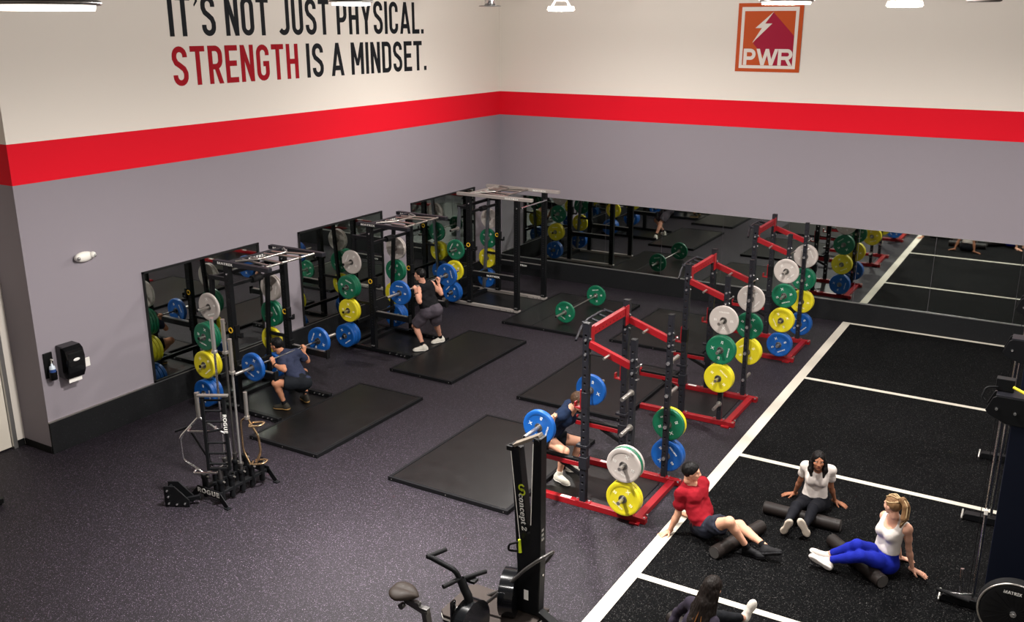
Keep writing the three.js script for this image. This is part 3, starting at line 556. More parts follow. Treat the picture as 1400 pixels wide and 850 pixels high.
function standingBar(x, z, h, label, sleeveMetal, metal) {
  const t = thing('barbell', label, 'barbell', [x, 0.06, z]);
  const sl = Math.min(0.43, h * 0.24);
  obj('sleeve', [rod([0, h - sl, 0], [0, h, 0], 0.0255, 18), rod([0, h - sl - 0.02, 0], [0, h - sl + 0.012, 0], 0.037, 18)], sleeveMetal, t);
  obj('shaft', rod([0, 0.35, 0], [0, h - sl - 0.02, 0], 0.0145, 14), metal, t);
  obj('sleeve', [rod([0, 0, 0], [0, 0.33, 0], 0.0255, 18), rod([0, 0.33, 0], [0, 0.355, 0], 0.037, 18)], M.darkSteel, t);
}
standingBar(2.838, 11.42, 2.22, 'bright straight barbell standing in the bar stand, tallest and farthest left', M.alu, M.chrome);
standingBar(2.838, 11.25, 2.16, 'dark straight barbell standing in the bar stand, second from the left', M.steel, M.darkSteel);
standingBar(3.123, 11.42, 2.0, 'shorter straight steel barbell standing in the bar stand, right of the tall pair', M.steel, M.alu);
{
  // hexagonal trap bar standing on edge, seen nearly flat-on; frame in a plane tilted a little to the row
  const t = thing('hex_bar', 'bright hexagonal trap bar standing at the left side of the bar stand', 'barbell', [2.838, 0, 11.76], 0.53);
  const c = (x, y, z = 0) => V(x, y, z);
  obj('frame', bent([c(0, 1.1), c(-0.03, 1.07), c(-0.255, 0.83), c(-0.245, 0.52), c(-0.08, 0.4), c(0, 0.33)], 0.016), M.chrome, t);
  obj('frame', bent([c(0, 1.1), c(0.03, 1.07), c(0.35, 0.84), c(0.36, 0.52), c(0.18, 0.4), c(0, 0.33)], 0.016), M.chrome, t);
  obj('handle', bent([c(-0.11, 0.97, 0), c(-0.12, 0.95, 0.1), c(0.22, 0.95, 0.1), c(0.2, 0.97, 0.0)], 0.015), M.chrome, t);
  obj('handle', bent([c(-0.09, 0.4, 0), c(-0.1, 0.39, 0.1), c(0.21, 0.39, 0.1), c(0.19, 0.4, 0.0)], 0.015), M.chrome, t);
  obj('sleeve', rod([0, 1.1, 0], [0, 1.42, 0], 0.026, 18), M.steel, t); obj('sleeve', rod([0.0, 0.06, 0], [0.0, 0.33, 0], 0.026, 18), M.steel, t);
  obj('kick_stand', rod([-0.14, 0.93, -0.02], [0.1, 0.42, -0.05], 0.014, 8), M.rackBlack, t); obj('kick_stand', rod([-0.14, 0.96, -0.02], [-0.33, 0.88, -0.06], 0.015, 8), M.rackBlack, t);
}
{
  const t = thing('multi_grip_barbell', 'black ladder-shaped multi-grip bar standing at the front of the bar stand', 'barbell', [3.123, 0.1, 11.76], 0.53);
  for (const s of [-1, 1]) obj('side_tube', beam([s * 0.13, 0.36, 0], [s * 0.13, 1.32, 0], 0.04, 0.05), M.rackBlack, t);
  for (let i = 0; i < 7; i++) obj('cross_grip', rod([-0.125, 0.44 + i * 0.14, 0], [0.125, 0.44 + i * 0.14 + (i === 3 ? 0.05 : 0), 0], 0.014, 10), M.rackBlack, t);
  obj('top_plate', rbox(0, 1.34, 0, 0.37, 0.025, 0.06, 0.004), M.steel, t); obj('end_sleeve', rod([0, 0.09, 0], [0, 0.37, 0], 0.026, 16), M.darkSteel, t); obj('bottom_tube', beam([-0.13, 0.37, 0], [0.13, 0.37, 0], 0.04, 0.04), M.rackBlack, t);
  obj('printed_name', text('ROGUE', 0.045, 0.002, font, 1.2).rotateZ(-Math.PI / 2).translate(0.13, 0.98, 0.026), M.whiteText, t);
}
{
  const t = thing('cambered_barbell', 'bronze trap bar with loop handles standing at the far end of the bar stand', 'barbell', [3.123, 0, 11.25], 0.53);
  const br = S(0xb59a78, 0.25, 0.95);
  obj('frame', [bent([V(0, 0.98, 0), V(0.02, 0.92, 0), V(0.12, 0.72, 0), V(0.14, 0.5, 0), V(0.06, 0.32, 0), V(0, 0.26, 0)], 0.016), bent([V(0, 0.98, 0), V(-0.1, 0.9, -0.05), V(-0.1, 0.5, -0.05), V(0, 0.3, 0)], 0.014)], br, t);
  for (const y of [0.88, 0.36]) obj('loop_handle', bent([V(0.03, y, 0), V(0.04, y, 0.1), V(0.2, y + 0.02, 0.1), V(0.22, y + 0.02, -0.02), V(0.05, y, -0.04)], 0.014), br, t);
  obj('sleeve', [rod([0, 0.98, 0], [0, 1.31, 0], 0.026, 18), rod([0, 0.95, 0], [0, 0.985, 0], 0.036, 18)], M.steel, t); obj('sleeve', rod([0, 0.06, 0], [0, 0.28, 0], 0.026, 18), M.darkSteel, t);
}
{
  const t = thing('steel_attachment', 'black bolted steel attachment lying on the floor left of the bar stand', 'attachment', [2.68, 0, 12.05], 0.5);
  const tri = shapeOf([[-0.15, 0.0], [0.15, 0.0], [0.15, 0.09], [-0.02, 0.27], [-0.15, 0.27]]);
  for (const z of [-0.08, 0.06]) { const p = obj('side_plate', extr(tri, 0.016, 0.002).translate(0, 0.005, z), M.rackBlack, t); obj('bolt', [[-0.1, 0.05], [0.1, 0.05], [-0.11, 0.22], [0.0, 0.04], [-0.1, 0.14]].map(([x, y]) => bolt([x, y, z + 0.018], [0, 0, 1], 0.012)), M.bolt, p); }
  obj('spacer', [rod([-0.1, 0.05, -0.07], [-0.1, 0.05, 0.07], 0.02), rod([0.1, 0.05, -0.07], [0.1, 0.05, 0.07], 0.02), rod([-0.11, 0.22, -0.07], [-0.11, 0.22, 0.07], 0.02)], M.rackBlack, t);
  obj('arm', beam([0.1, 0.07, 0], [0.26, 0.1, -0.02], 0.05, 0.05), M.rackBlack, t);
}
{
  const t = thing('floor_foot', 'black angled machine foot at the left edge of the photograph', 'machine', [0.85, 0, 13.2], 0.2);
  obj('foot_plate', extr(shapeOf([[-0.7, -0.06], [0, -0.035], [0.03, 0], [0, 0.035], [-0.7, 0.06]]), 0.05, 0.006).rotateX(-Math.PI / 2).translate(-0.03, 0.05, 0), M.black, t);
  obj('upright', beam([-0.6, 0.06, 0], [-0.6, 0.6, 0], 0.08, 0.08), M.black, t); obj('foot_pad', rbox(-0.1, 0.02, 0, 0.08, 0.04, 0.08), M.rubberBlack, t); obj('edge_trim', beam([-0.7, 0.062, 0.055], [-0.02, 0.062, 0.03], 0.008, 0.006), M.steel, t);
}

// ---------------------------------------------------------------- upright ski machine on its floor stand
{
  const t = thing('ski_machine', 'tall black ski pull machine with two arms on a brown floor board', 'exercise machine', [7.62, 0, 11.9]);
  const bs = shapeOf([[-0.8, -0.26], [-0.74, -0.32], [0.12, -0.32], [0.12, 0.3], [-0.74, 0.3], [-0.8, 0.24]]);
  obj('floor_board', extr(bs, 0.03, 0.004).rotateX(-Math.PI / 2).translate(0, 0.045, 0.15), K(0x2f2926, 0.75, 0.3), t, 'brown-grey floor board');
  obj('board_edge', extr(bs, 0.02, 0.002).rotateX(-Math.PI / 2).scale(1.004, 1, 1.006).translate(0, 0.02, 0.15), M.whitePlastic, t);
  const face = shapeOf([[-0.12, 0.1], [0.1, 0.1], [0.115, 0.62], [0.115, 2.0], [0.045, 2.0], [0.01, 0.98], [-0.03, 0.98], [-0.13, 1.84], [-0.2, 1.84], [-0.13, 0.62]]);
  obj('main_column', extr(face, 0.1, 0.008).translate(0, 0, -0.06), M.rackBlack, t);
  obj('printed_name', text('concept 2', 0.056, 0.002, serif, 1.05).rotateZ(-Math.PI / 2 + 0.0).translate(-0.06, 1.2, 0).applyMatrix4(new THREE.Matrix4().makeShear(0, 0, -0.1, 0, 0, 0)).translate(0.1, 0, 0.0495), M.whiteText, t);
  const lg = new THREE.Shape(); lg.absarc(0, 0, 0.045, 0.6, 5.7, false); lg.absarc(0, 0, 0.026, 5.7, 0.6, true);
  obj('logo_ring', [extr(lg, 0.002).scale(0.8, 0.8, 1).translate(-0.085, 1.46, 0.0495), extr(lg, 0.002).scale(0.8, 0.8, 1).rotateZ(Math.PI).translate(-0.079, 1.415, 0.0495)], S(0xa8b417, 0.5), t, 'yellow-green emblem');
  for (const y of [0.94, 0.99, 1.04]) obj('side_mark', box(0.1235, y, 0, 0.001, 0.025, 0.04), M.alu, t);
  obj('top_bar', beam([-0.19, 1.87, 0.0], [0.08, 2.02, -0.02], 0.1, 0.03), S(0x6d6459, 0.45, 0.3), t, 'grey-brown top bar');
  obj('arm_pulley', [rod([-0.2, 1.86, -0.02], [-0.2, 1.86, 0.05], 0.03, 14), rbox(-0.21, 1.85, 0.04, 0.07, 0.05, 0.06)], M.black, t);
  obj('arm_pulley', rod([0.08, 1.97, -0.03], [0.08, 1.97, 0.06], 0.03, 14), M.black, t);
  obj('pull_cord', rod([-0.2, 1.84, 0.06], [-0.08, 0.92, 0.09], 0.0035, 6), M.whitePlastic, t, 'pale cord on the left arm');
  obj('pull_cord', rod([0.045, 1.95, 0.06], [0.03, 1.1, 0.07], 0.0035, 6), M.whitePlastic, t);
  const hd = obj('pull_handle', [rod([-0.085, 0.92, 0.09], [-0.07, 0.79, 0.1], 0.014, 12, 0.018)], S(0xb6c71c, 0.45), t, 'yellow-green pull handle');
  obj('hand_strap', bent([V(-0.07, 0.8, 0.1), V(-0.2, 0.78, 0.11), V(-0.19, 0.85, 0.11), V(-0.085, 0.9, 0.1)], 0.012), M.black, hd);
  obj('flywheel_housing', rod([-0.26, 0.3, 0.1], [-0.12, 0.3, 0.06], 0.24, 40), M.smoked, t);
  for (let i = 0; i < 3; i++) obj('grille_ring', new THREE.TorusGeometry(0.08 + i * 0.065, 0.005, 6, 32).rotateY(Math.PI / 2 + 0.27).translate(-0.264, 0.3, 0.1), M.darkSteel, t);
  obj('vent_panel', new THREE.CylinderGeometry(0.244, 0.244, 0.1, 24, 1, true, Math.PI * 0.25, 0.8).rotateX(Math.PI / 2).rotateY(Math.PI / 2 + 0.27).translate(-0.19, 0.3, 0.08), M.alu, t, 'silver perforated panel');
  obj('instruction_label', box(-0.03, 0.3, 0.0495, 0.05, 0.11, 0.002), M.sticker, t);
  obj('stand_loop', bent([V(-0.5, 0.06, 0.26), V(-0.3, 0.28, 0.22), V(0.02, 0.66, 0.16), V(0.17, 0.8, 0.1), V(0.21, 0.8, -0.08), V(0.1, 0.62, -0.14), V(-0.27, 0.25, -0.09), V(-0.55, 0.06, -0.04)], 0.017), M.darkSteel, t, 'dark steel loop tube');
  obj('bolt', [0.55, 0.75, 0.95].map((y) => bolt([0.118, y, 0.0], [1, 0, 0], 0.012)), M.bolt, t);
  obj('foot_wheel', rod([0.28, 0.05, 0.02], [0.28, 0.05, 0.08], 0.05, 18), M.rubberBlack, t); obj('rear_foot', beam([0.1, 0.12, 0], [0.32, 0.06, 0.05], 0.09, 0.06), M.rackBlack, t);
}
// ---------------------------------------------------------------- stationary bike
{
  const t = thing('exercise_bike', 'black stationary bike with a wide brown saddle at the bottom edge', 'exercise bike', [7.4, 0, 13.1]);
  const A = (p) => V(p[0] - 7.4, p[1], p[2] - 13.1);
  const sad = new THREE.SphereGeometry(1, 28, 18), sp = sad.attributes.position;
  for (let i = 0; i < sp.count; i++) { // wide rear, narrow nose toward +x
    let x = sp.getX(i), y = sp.getY(i), z = sp.getZ(i); const u = (x + 1) / 2, w = 0.115 * (1 - Math.pow(u, 1.5)) + 0.03 * u + 0.02;
    const groove = Math.exp(-z * z * 14) * 0.012 * (y > 0 ? 1 : 0);
    sp.setXYZ(i, x * 0.135, (y > 0 ? y * 0.05 : y * 0.035) + (x < -0.2 ? (-0.2 - x) * 0.03 : 0) - groove, z * w * 1.15);
  }
  sad.computeVertexNormals();
  const turnS = 0.12, seat = obj('saddle', sad.rotateY(turnS).translate(-0.2, 1.0, 0.28), M.seatBrown, t, 'wide brown saddle');
  obj('saddle_rail', [rbox(-0.13, 0.93, 0.27, 0.16, 0.035, 0.05), rod([-0.2, 0.9, 0.31], [-0.2, 0.9, 0.35], 0.028, 12)], M.darkSteel, t);
  obj('seat_post', [beam([-0.2, 0.93, 0.27], [0.0, 0.86, 0.25], 0.05, 0.05), beam([-0.01, 0.88, 0.25], [0.04, 0.45, 0.22], 0.05, 0.07), rbox(-0.005, 0.875, 0.25, 0.06, 0.05, 0.056)], M.darkSteel, t);
  obj('post_knob', rod([-0.02, 0.66, 0.25], [-0.06, 0.66, 0.3], 0.03, 12), M.black, t);
  const hb = (x, y, z) => V(x - 7.4, y, z - 13.1);
  obj('handlebar_stem', pipe([[0.02, 0.36, -0.35], [0.03, 0.62, -0.37], [-0.02, 0.74, -0.37], [-0.06, 0.83, -0.37]], 0.042, 20, 10), M.rackBlack, t);
  obj('handlebar', bent([V(-0.06, 0.81, -0.37), V(-0.1, 0.91, -0.35), V(-0.3, 1.03, -0.26), V(-0.34, 1.05, -0.24)], 0.026), M.rackBlack, t);
  obj('hand_grip', rod([-0.33, 1.045, -0.23], [-0.25, 1.05, -0.42], 0.022, 12), M.rubberBlack, t);
  obj('hand_grip', rod([-0.13, 0.82, -0.19], [-0.06, 0.83, -0.37], 0.022, 12), M.rubberBlack, t);
  obj('hand_grip', rod([-0.05, 0.82, -0.4], [0.06, 0.81, -0.62], 0.021, 12), M.rubberBlack, t);
  obj('monitor', rbox(0.0, 0.78, -0.47, 0.1, 0.03, 0.08), M.black, t);
  obj('phone_holder', [rbox(-0.06, 0.56, -0.24, 0.03, 0.22, 0.07, 0.012)], M.smoked, t); obj('holder_arm', beam([0.0, 0.6, -0.33], [-0.06, 0.56, -0.24], 0.02, 0.03), M.alu, t);
  obj('main_frame', [beam([0.05, 0.45, 0.22], [0.02, 0.36, -0.35], 0.1, 0.12), beam([0.03, 0.36, 0.0], [0.03, 0.05, 0.0], 0.08, 0.08)], M.rackBlack, t);
  obj('flywheel_housing', rod([-0.02, 0.36, -0.35], [0.1, 0.36, -0.35], 0.27, 36), M.smoked, t);
  obj('base_foot', [span(-0.3, 0.36, 0, 0.05, -0.4, -0.32, 0.006), span(-0.3, 0.36, 0, 0.05, 0.2, 0.28, 0.006)], M.rackBlack, t);
}

// ---------------------------------------------------------------- cable towers at the right
function tower(z, label, front) {
  const t = thing('cable_tower', label, 'exercise machine', [11.42, 0, z]);
  const navy = K(0x0c101c, 0.45, 0.35), H = 2.26;
  obj('base_foot', [extr(shapeOf([[-0.34, 0.02], [-0.3, 0.09], [0.45, 0.12], [0.45, 0.02]]), 0.09, 0.004).translate(0, 0, -0.045)], M.rackBlack, t);
  obj('foot_cap', beam([-0.335, 0.015, 0.06], [-0.335, 0.085, -0.06], 0.02, 0.05), M.steel, t);
  obj('column', span(0.06, 0.4, 0.1, H - 0.06, -0.1, 0.1, 0.012), navy, t, 'dark navy column');
  obj('guide_rod', rod([-0.03, 0.12, 0.0], [-0.03, H - 0.05, 0.0], 0.016, 12), M.chrome, t);
  obj('cable', rod([-0.075, 0.15, 0.02], [-0.075, H - 0.06, 0.02], 0.004, 6), M.black, t);
  const tp = shapeOf([[-0.14, -0.09], [-0.17, -0.05], [-0.12, 0.08], [-0.09, 0.1], [0.45, 0.1], [0.45, -0.16], [0.02, -0.16]]);
  for (const s of [-1, 1]) { const p = obj('top_plate', extr(tp, 0.014, 0.003).translate(0, H - 0.02, s * 0.1 - 0.007), M.rackBlack, t); obj('bolt', [[-0.08, -0.02], [0.08, -0.04], [0.2, 0.04]].map(([x, y]) => bolt([x, H - 0.02 + y, s * 0.1 + 0.009], [0, 0, 1], 0.014)), M.bolt, p); }
  obj('top_cover', beam([-0.1, H + 0.085, 0], [0.45, H + 0.085, 0], 0.2, 0.02), M.rackGrey, t);
  obj('pulley', rod([0.0, H - 0.04, -0.02], [0.0, H - 0.04, 0.02], 0.07, 24), M.black, t);
  if (front) {
    obj('slide_carriage', [rbox(-0.04, H + 0.16, -0.06, 0.16, 0.12, 0.1), bent([V(-0.1, H + 0.14, 0.0), V(-0.2, H + 0.13, 0.03), V(-0.22, H + 0.03, 0.05), V(-0.19, H, 0.05)], 0.01)], M.rackBlack, t);
    obj('position_tag', rbox(-0.03, 1.1, 0.03, 0.035, 0.05, 0.03, 0.003), M.whitePlastic, t, 'small white tag');
    obj('pull_rope', rod([0.03, H + 0.16, 0.0], [0.4, H + 0.06, 0.16], 0.014, 8), S(0xd6c322, 0.5), t, 'yellow strap');
    obj('cable_handle', [rod([-0.14, 0.17, 0.03], [-0.16, 0.42, 0.02], 0.017, 10), bent([V(-0.3, 0.13, 0.08), V(-0.14, 0.15, 0.05), V(-0.04, 0.16, 0.02)], 0.01)], M.chrome, t);
    obj('ankle_bar', rod([-0.36, 0.14, 0.06], [-0.05, 0.12, 0.1], 0.02, 10), M.rubberBlack, t);
  }
}
tower(9.42, 'dark cable tower at the right edge, nearest the camera beside the round dark cover', true);
tower(7.46, 'dark cable tower at the right edge, second from the camera', false);
tower(5.5, 'dark cable tower at the right edge, nearest the back mirrors', false);
{
  const t = thing('air_bike', 'round dark fan cover of a machine in the bottom right corner', 'exercise machine', [11.76, 0, 10.05]);
  const fx = 0.0, fy = 0.46;
  obj('fan_cover', lathe([[0, -0.07], [0.27, -0.07], [0.315, -0.04], [0.315, 0.04], [0.27, 0.072], [0.1, 0.06], [0, 0.06]], 48).rotateX(Math.PI / 2).translate(fx, fy, 0), M.rubberBlack, t);
  obj('cover_rim', new THREE.TorusGeometry(0.3, 0.01, 8, 56).translate(fx, fy, 0.058), M.steel, t, 'pale rim');
  obj('hub_bolt', [rod([fx, fy, 0.06], [fx, fy, 0.085], 0.028, 16), rod([fx, fy, 0.085], [fx, fy, 0.094], 0.012, 8)], M.bolt, t);
  obj('cover_rib', Array.from({ length: 20 }, (_, i) => { const a = i * Math.PI / 10; return beam([fx + 0.06 * Math.cos(a), fy + 0.06 * Math.sin(a), 0.066], [fx + 0.26 * Math.cos(a + 0.12), fy + 0.26 * Math.sin(a + 0.12), 0.074], 0.004, 0.006, 0.001); }), M.black, t);
  obj('fork', [beam([0, 0.46, -0.1], [0.3, 0.05, -0.1], 0.06, 0.04), span(0.1, 0.5, 0, 0.05, -0.3, 0.25, 0.006)], M.rackBlack, t);
  obj('maker_mark', text('MATRIX', 0.03).translate(-0.03, fy + 0.215, 0.073), M.sticker, t);
}

// ---------------------------------------------------------------- foam rollers
const rollerGeo = lathe([[0, -0.455], [0.066, -0.455], [0.075, -0.446], [0.075, 0.446], [0.066, 0.455], [0, 0.455]], 36).rotateZ(Math.PI / 2);
function roller(x0, z0, x1, z1, label) {
  const t = thing('foam_roller', label, 'foam roller', [(x0 + x1) / 2, 0.081, (z0 + z1) / 2], -Math.atan2(z1 - z0, x1 - x0));
  obj('foam_cylinder', rollerGeo, M.roller, t);
  for (const s of [-1, 1]) obj('end_face', rod([s * 0.4552, 0, 0], [s * 0.4562, 0, 0], 0.064, 30), S(0x3a3735, 0.8), t);
}
// ---------------------------------------------------------------- people: smooth bodies meshed from distance fields
function surfaceNets(fn, lo, hi, h) {
  const n = [0, 1, 2].map((i) => Math.max(3, Math.ceil((hi[i] - lo[i]) / h) + 1)), [nx, ny, nz] = n, F = new Float32Array(nx * ny * nz);
  for (let k = 0, q = 0; k < nz; k++) for (let j = 0; j < ny; j++) for (let i = 0; i < nx; i++, q++) F[q] = fn(lo[0] + i * h, lo[1] + j * h, lo[2] + k * h);
  const id = new Int32Array(nx * ny * nz).fill(-1), pos = [], idx = [], C = [0, 1, nx, nx + 1, nx * ny, nx * ny + 1, nx * ny + nx, nx * ny + nx + 1];
  const E = [[0, 1], [2, 3], [4, 5], [6, 7], [0, 2], [1, 3], [4, 6], [5, 7], [0, 4], [1, 5], [2, 6], [3, 7]];
  for (let k = 0; k < nz - 1; k++) for (let j = 0; j < ny - 1; j++) for (let i = 0; i < nx - 1; i++) {
    const b = i + nx * (j + ny * k); let m = 0; for (let c = 0; c < 8; c++) if (F[b + C[c]] < 0) m |= 1 << c;
    if (m === 0 || m === 255) continue;
    let x = 0, y = 0, z = 0, s = 0;
    for (const [p, q] of E) { const a = F[b + C[p]], d = F[b + C[q]]; if ((a < 0) === (d < 0)) continue; const t = a / (a - d); x += (p & 1) + t * ((q & 1) - (p & 1)); y += (p >> 1 & 1) + t * ((q >> 1 & 1) - (p >> 1 & 1)); z += (p >> 2) + t * ((q >> 2) - (p >> 2)); s++; }
    id[b] = pos.length / 3; pos.push(lo[0] + (i + x / s) * h, lo[1] + (j + y / s) * h, lo[2] + (k + z / s) * h);
  }
  const quad = (a, b, c, d, flip) => { if (a < 0 || b < 0 || c < 0 || d < 0) return; if (flip) idx.push(a, c, b, a, d, c); else idx.push(a, b, c, a, c, d); };
  for (let k = 1; k < nz - 1; k++) for (let j = 1; j < ny - 1; j++) for (let i = 1; i < nx - 1; i++) {
    const b = i + nx * (j + ny * k), f = F[b] < 0, X = 1, Y = nx, Z = nx * ny;
    if (f !== F[b + X] < 0) quad(id[b], id[b - Y], id[b - Y - Z], id[b - Z], f !== true);
    if (f !== F[b + Y] < 0) quad(id[b], id[b - Z], id[b - Z - X], id[b - X], f !== true);
    if (f !== F[b + Z] < 0) quad(id[b], id[b - X], id[b - X - Y], id[b - Y], f !== true);
  }
  const g = new THREE.BufferGeometry(); g.setAttribute('position', new THREE.BufferAttribute(new Float32Array(pos), 3)); g.setIndex(idx); g.computeVertexNormals();
  // face outward: the normal must point up the field
  let v = 0; const p = g.attributes.position, nn = g.attributes.normal; for (let i = 0; i < p.count; i += 37) { const e = h * 0.5; v += Math.sign(fn(p.getX(i) + nn.getX(i) * e, p.getY(i) + nn.getY(i) * e, p.getZ(i) + nn.getZ(i) * e) - fn(p.getX(i) - nn.getX(i) * e, p.getY(i) - nn.getY(i) * e, p.getZ(i) - nn.getZ(i) * e)); }
  if (v < 0) { for (let i = 0; i < idx.length; i += 3) { const t = idx[i + 1]; idx[i + 1] = idx[i + 2]; idx[i + 2] = t; } g.setIndex(idx); g.computeVertexNormals(); }
  return g;
}
const smin = (a, b, k) => { const h = Math.max(k - Math.abs(a - b), 0) / k; return Math.min(a, b) - h * h * k * 0.25; };
const smax = (a, b, k) => -smin(-a, -b, k);
const cap = (a, b, ra, rb = ra) => { // tapered capsule
  const ax = a.x, ay = a.y, az = a.z, dx = b.x - ax, dy = b.y - ay, dz = b.z - az, L = 1 / Math.max(1e-9, dx * dx + dy * dy + dz * dz);
  return { lo: [0, 1, 2].map((i) => Math.min(a.getComponent(i) - ra, b.getComponent(i) - rb)), hi: [0, 1, 2].map((i) => Math.max(a.getComponent(i) + ra, b.getComponent(i) + rb)),
    f: (x, y, z) => { const px = x - ax, py = y - ay, pz = z - az; let t = (px * dx + py * dy + pz * dz) * L; t = t < 0 ? 0 : t > 1 ? 1 : t; const qx = px - dx * t, qy = py - dy * t, qz = pz - dz * t; return Math.sqrt(qx * qx + qy * qy + qz * qz) - (ra + (rb - ra) * t); } };
};
const ell = (c, r, B = [V(1, 0, 0), V(0, 1, 0), V(0, 0, 1)]) => { // ellipsoid on the axes B
  const R = Math.max(...r);
  return { lo: [c.x - R, c.y - R, c.z - R], hi: [c.x + R, c.y + R, c.z + R], f: (x, y, z) => {
    const px = x - c.x, py = y - c.y, pz = z - c.z, u = (px * B[0].x + py * B[0].y + pz * B[0].z) / r[0], v = (px * B[1].x + py * B[1].y + pz * B[1].z) / r[1], w = (px * B[2].x + py * B[2].y + pz * B[2].z) / r[2];
    const k0 = Math.sqrt(u * u + v * v + w * w), k1 = Math.sqrt(u * u / r[0] / r[0] + v * v / r[1] / r[1] + w * w / r[2] / r[2]); return k1 < 1e-9 ? -Math.min(...r) : k0 * (k0 - 1) / k1; } };
};
const join = (prims, k) => (x, y, z) => { let d = 9; for (let i = 0; i < prims.length; i++) d = smin(d, prims[i].f(x, y, z), k); return d; };
function bounds(prims, pad) { const lo = [9e9, 9e9, 9e9], hi = [-9e9, -9e9, -9e9]; for (const p of prims) for (let i = 0; i < 3; i++) { lo[i] = Math.min(lo[i], p.lo[i] - pad); hi[i] = Math.max(hi[i], p.hi[i] + pad); } return [lo, hi]; }
function meshOf(prims, k, h, pad = 0.03, post) { const [lo, hi] = bounds(prims, pad), f = join(prims, k); return surfaceNets(post ? (x, y, z) => post(f(x, y, z), x, y, z) : f, lo, hi, h); }
const lerp = (a, b, t) => a.clone().lerp(b, t);

// shoes in foot space: x toward the toe, y up, ankle joint at (0, 0.1, 0)
const shoePrims = [ell(V(-0.035, 0.042, 0), [0.052, 0.055, 0.038]), ell(V(0.05, 0.038, 0), [0.11, 0.045, 0.041]), ell(V(0.135, 0.03, 0.004), [0.07, 0.036, 0.046]), cap(V(-0.02, 0.05, 0), V(-0.01, 0.092, 0), 0.044, 0.043), cap(V(0.0, 0.08, 0), V(0.06, 0.06, 0), 0.035, 0.03)];
const shoeUpper = meshOf(shoePrims, 0.03, 0.007, 0.02, (d, x, y) => Math.max(d, 0.02 - y));
const shoeSole = meshOf(shoePrims, 0.03, 0.007, 0.02, (d, x, y) => Math.max(Math.max(d - 0.004, -y), y - 0.024 - 0.012 * Math.max(0, -x * 6)));
const shoeLace = [0.03, 0.05, 0.07].map((x, i) => rod([x, 0.086 - i * 0.007, -0.022], [x + 0.004, 0.086 - i * 0.007, 0.022], 0.004, 6));
const laces = merge(shoeLace);

function handPrims(w, d, n, curl, spread, s, thumbOut = 0.9) { // w wrist, d toward the fingers, n out of the palm
  const l = V().crossVectors(d, n).normalize(); // toward the thumb for side = +1 handled by the caller through n and d
  const P = (a, b, c) => w.clone().addScaledVector(d, a * s).addScaledVector(l, b * s).addScaledVector(n, c * s);
  const prims = [cap(P(-0.02, 0, 0), P(0.02, 0, 0), 0.027 * s, 0.026 * s)];
  for (const b of [-0.028, -0.01, 0.009, 0.027]) prims.push(cap(P(0.02, b * 0.55, 0), P(0.088, b, 0), 0.017 * s, 0.0125 * s));
  const lens = [[0.04, 0.026, 0.02], [0.045, 0.03, 0.022], [0.042, 0.028, 0.021], [0.032, 0.02, 0.018]], offs = [0.03, 0.0105, -0.01, -0.0295];
  offs.forEach((b, i) => {
    let q = P(0.09 - (i === 3 ? 0.008 : 0), b, 0), a = 0; const fan = (1.5 - i) * spread, base = d.clone().multiplyScalar(Math.cos(fan)).addScaledVector(l, Math.sin(fan));
    lens[i].forEach((L, j) => { a += curl[j] * (1 + 0.06 * i); const e = q.clone().addScaledVector(base, Math.cos(a) * L * s).addScaledVector(n, Math.sin(a) * L * s); prims.push(cap(q, e, (0.0098 - j * 0.0009 - (i === 3 ? 0.001 : 0)) * s, (0.009 - j * 0.0011 - (i === 3 ? 0.001 : 0)) * s)); q = e; });
  });
  const t0 = P(0.025, 0.026, 0.004), t1 = P(0.055, 0.026 + 0.035 * thumbOut, 0.014 + 0.02 * (1 - thumbOut)), t2 = P(0.082, 0.026 + 0.05 * thumbOut, 0.022 + 0.02 * (1 - thumbOut) * 1.4);
  prims.push(cap(P(0.005, 0.012, 0.002), t0, 0.017 * s, 0.0155 * s), cap(t0, t1, 0.0135 * s, 0.0108 * s), cap(t1, t2, 0.0105 * s, 0.0085 * s));
  return prims;
}
function headParts(o) { // head space: x to the person's left, y up, z forward, origin at the head centre
  const fem = o.female, skull = [ell(V(0, 0.03, -0.008), [0.074, 0.088, 0.094]), ell(V(0, -0.02, 0.03), [0.06, 0.085, 0.062]), ell(V(0, -0.062, 0.048), [fem ? 0.034 : 0.042, 0.04, 0.034]), ell(V(0, -0.094, 0.066), [0.02, 0.016, 0.016]),
    cap(V(0, 0.02, 0.09), V(0, -0.022, 0.108), 0.008, 0.0125), ell(V(0.012, -0.026, 0.097), [0.009, 0.007, 0.009]), ell(V(-0.012, -0.026, 0.097), [0.009, 0.007, 0.009]),
    ell(V(0.03, 0.034, 0.076), [0.024, 0.009, 0.012]), ell(V(-0.03, 0.034, 0.076), [0.024, 0.009, 0.012]), ell(V(0.036, -0.02, 0.062), [0.024, 0.02, 0.022]), ell(V(-0.036, -0.02, 0.062), [0.024, 0.02, 0.022]), ell(V(0, -0.052, 0.084), [0.022, 0.012, 0.012]),
    ell(V(0.076, 0.0, -0.006), [0.011, 0.03, 0.018]), ell(V(-0.076, 0.0, -0.006), [0.011, 0.03, 0.018])];
  const parts = { skull };
  parts.eye = [-1, 1].map((s) => ball([s * 0.03, 0.016, 0.0785], 0.0125, 1.1, 0.62, 0.7, 12));
  parts.iris = [-1, 1].map((s) => ball([s * 0.03, 0.016, 0.0855], 0.0058, 1, 1, 0.6, 10));
  parts.brow = [-1, 1].map((s) => rod([s * 0.014, 0.037, 0.0895], [s * 0.047, 0.039, 0.076], 0.0038, 6));
  parts.lips = [ball([0, -0.049, 0.0965], 0.019, 1, 0.19, 0.32, 14), ball([0, -0.056, 0.095], 0.017, 1, 0.22, 0.32, 14)];
  return parts;
}
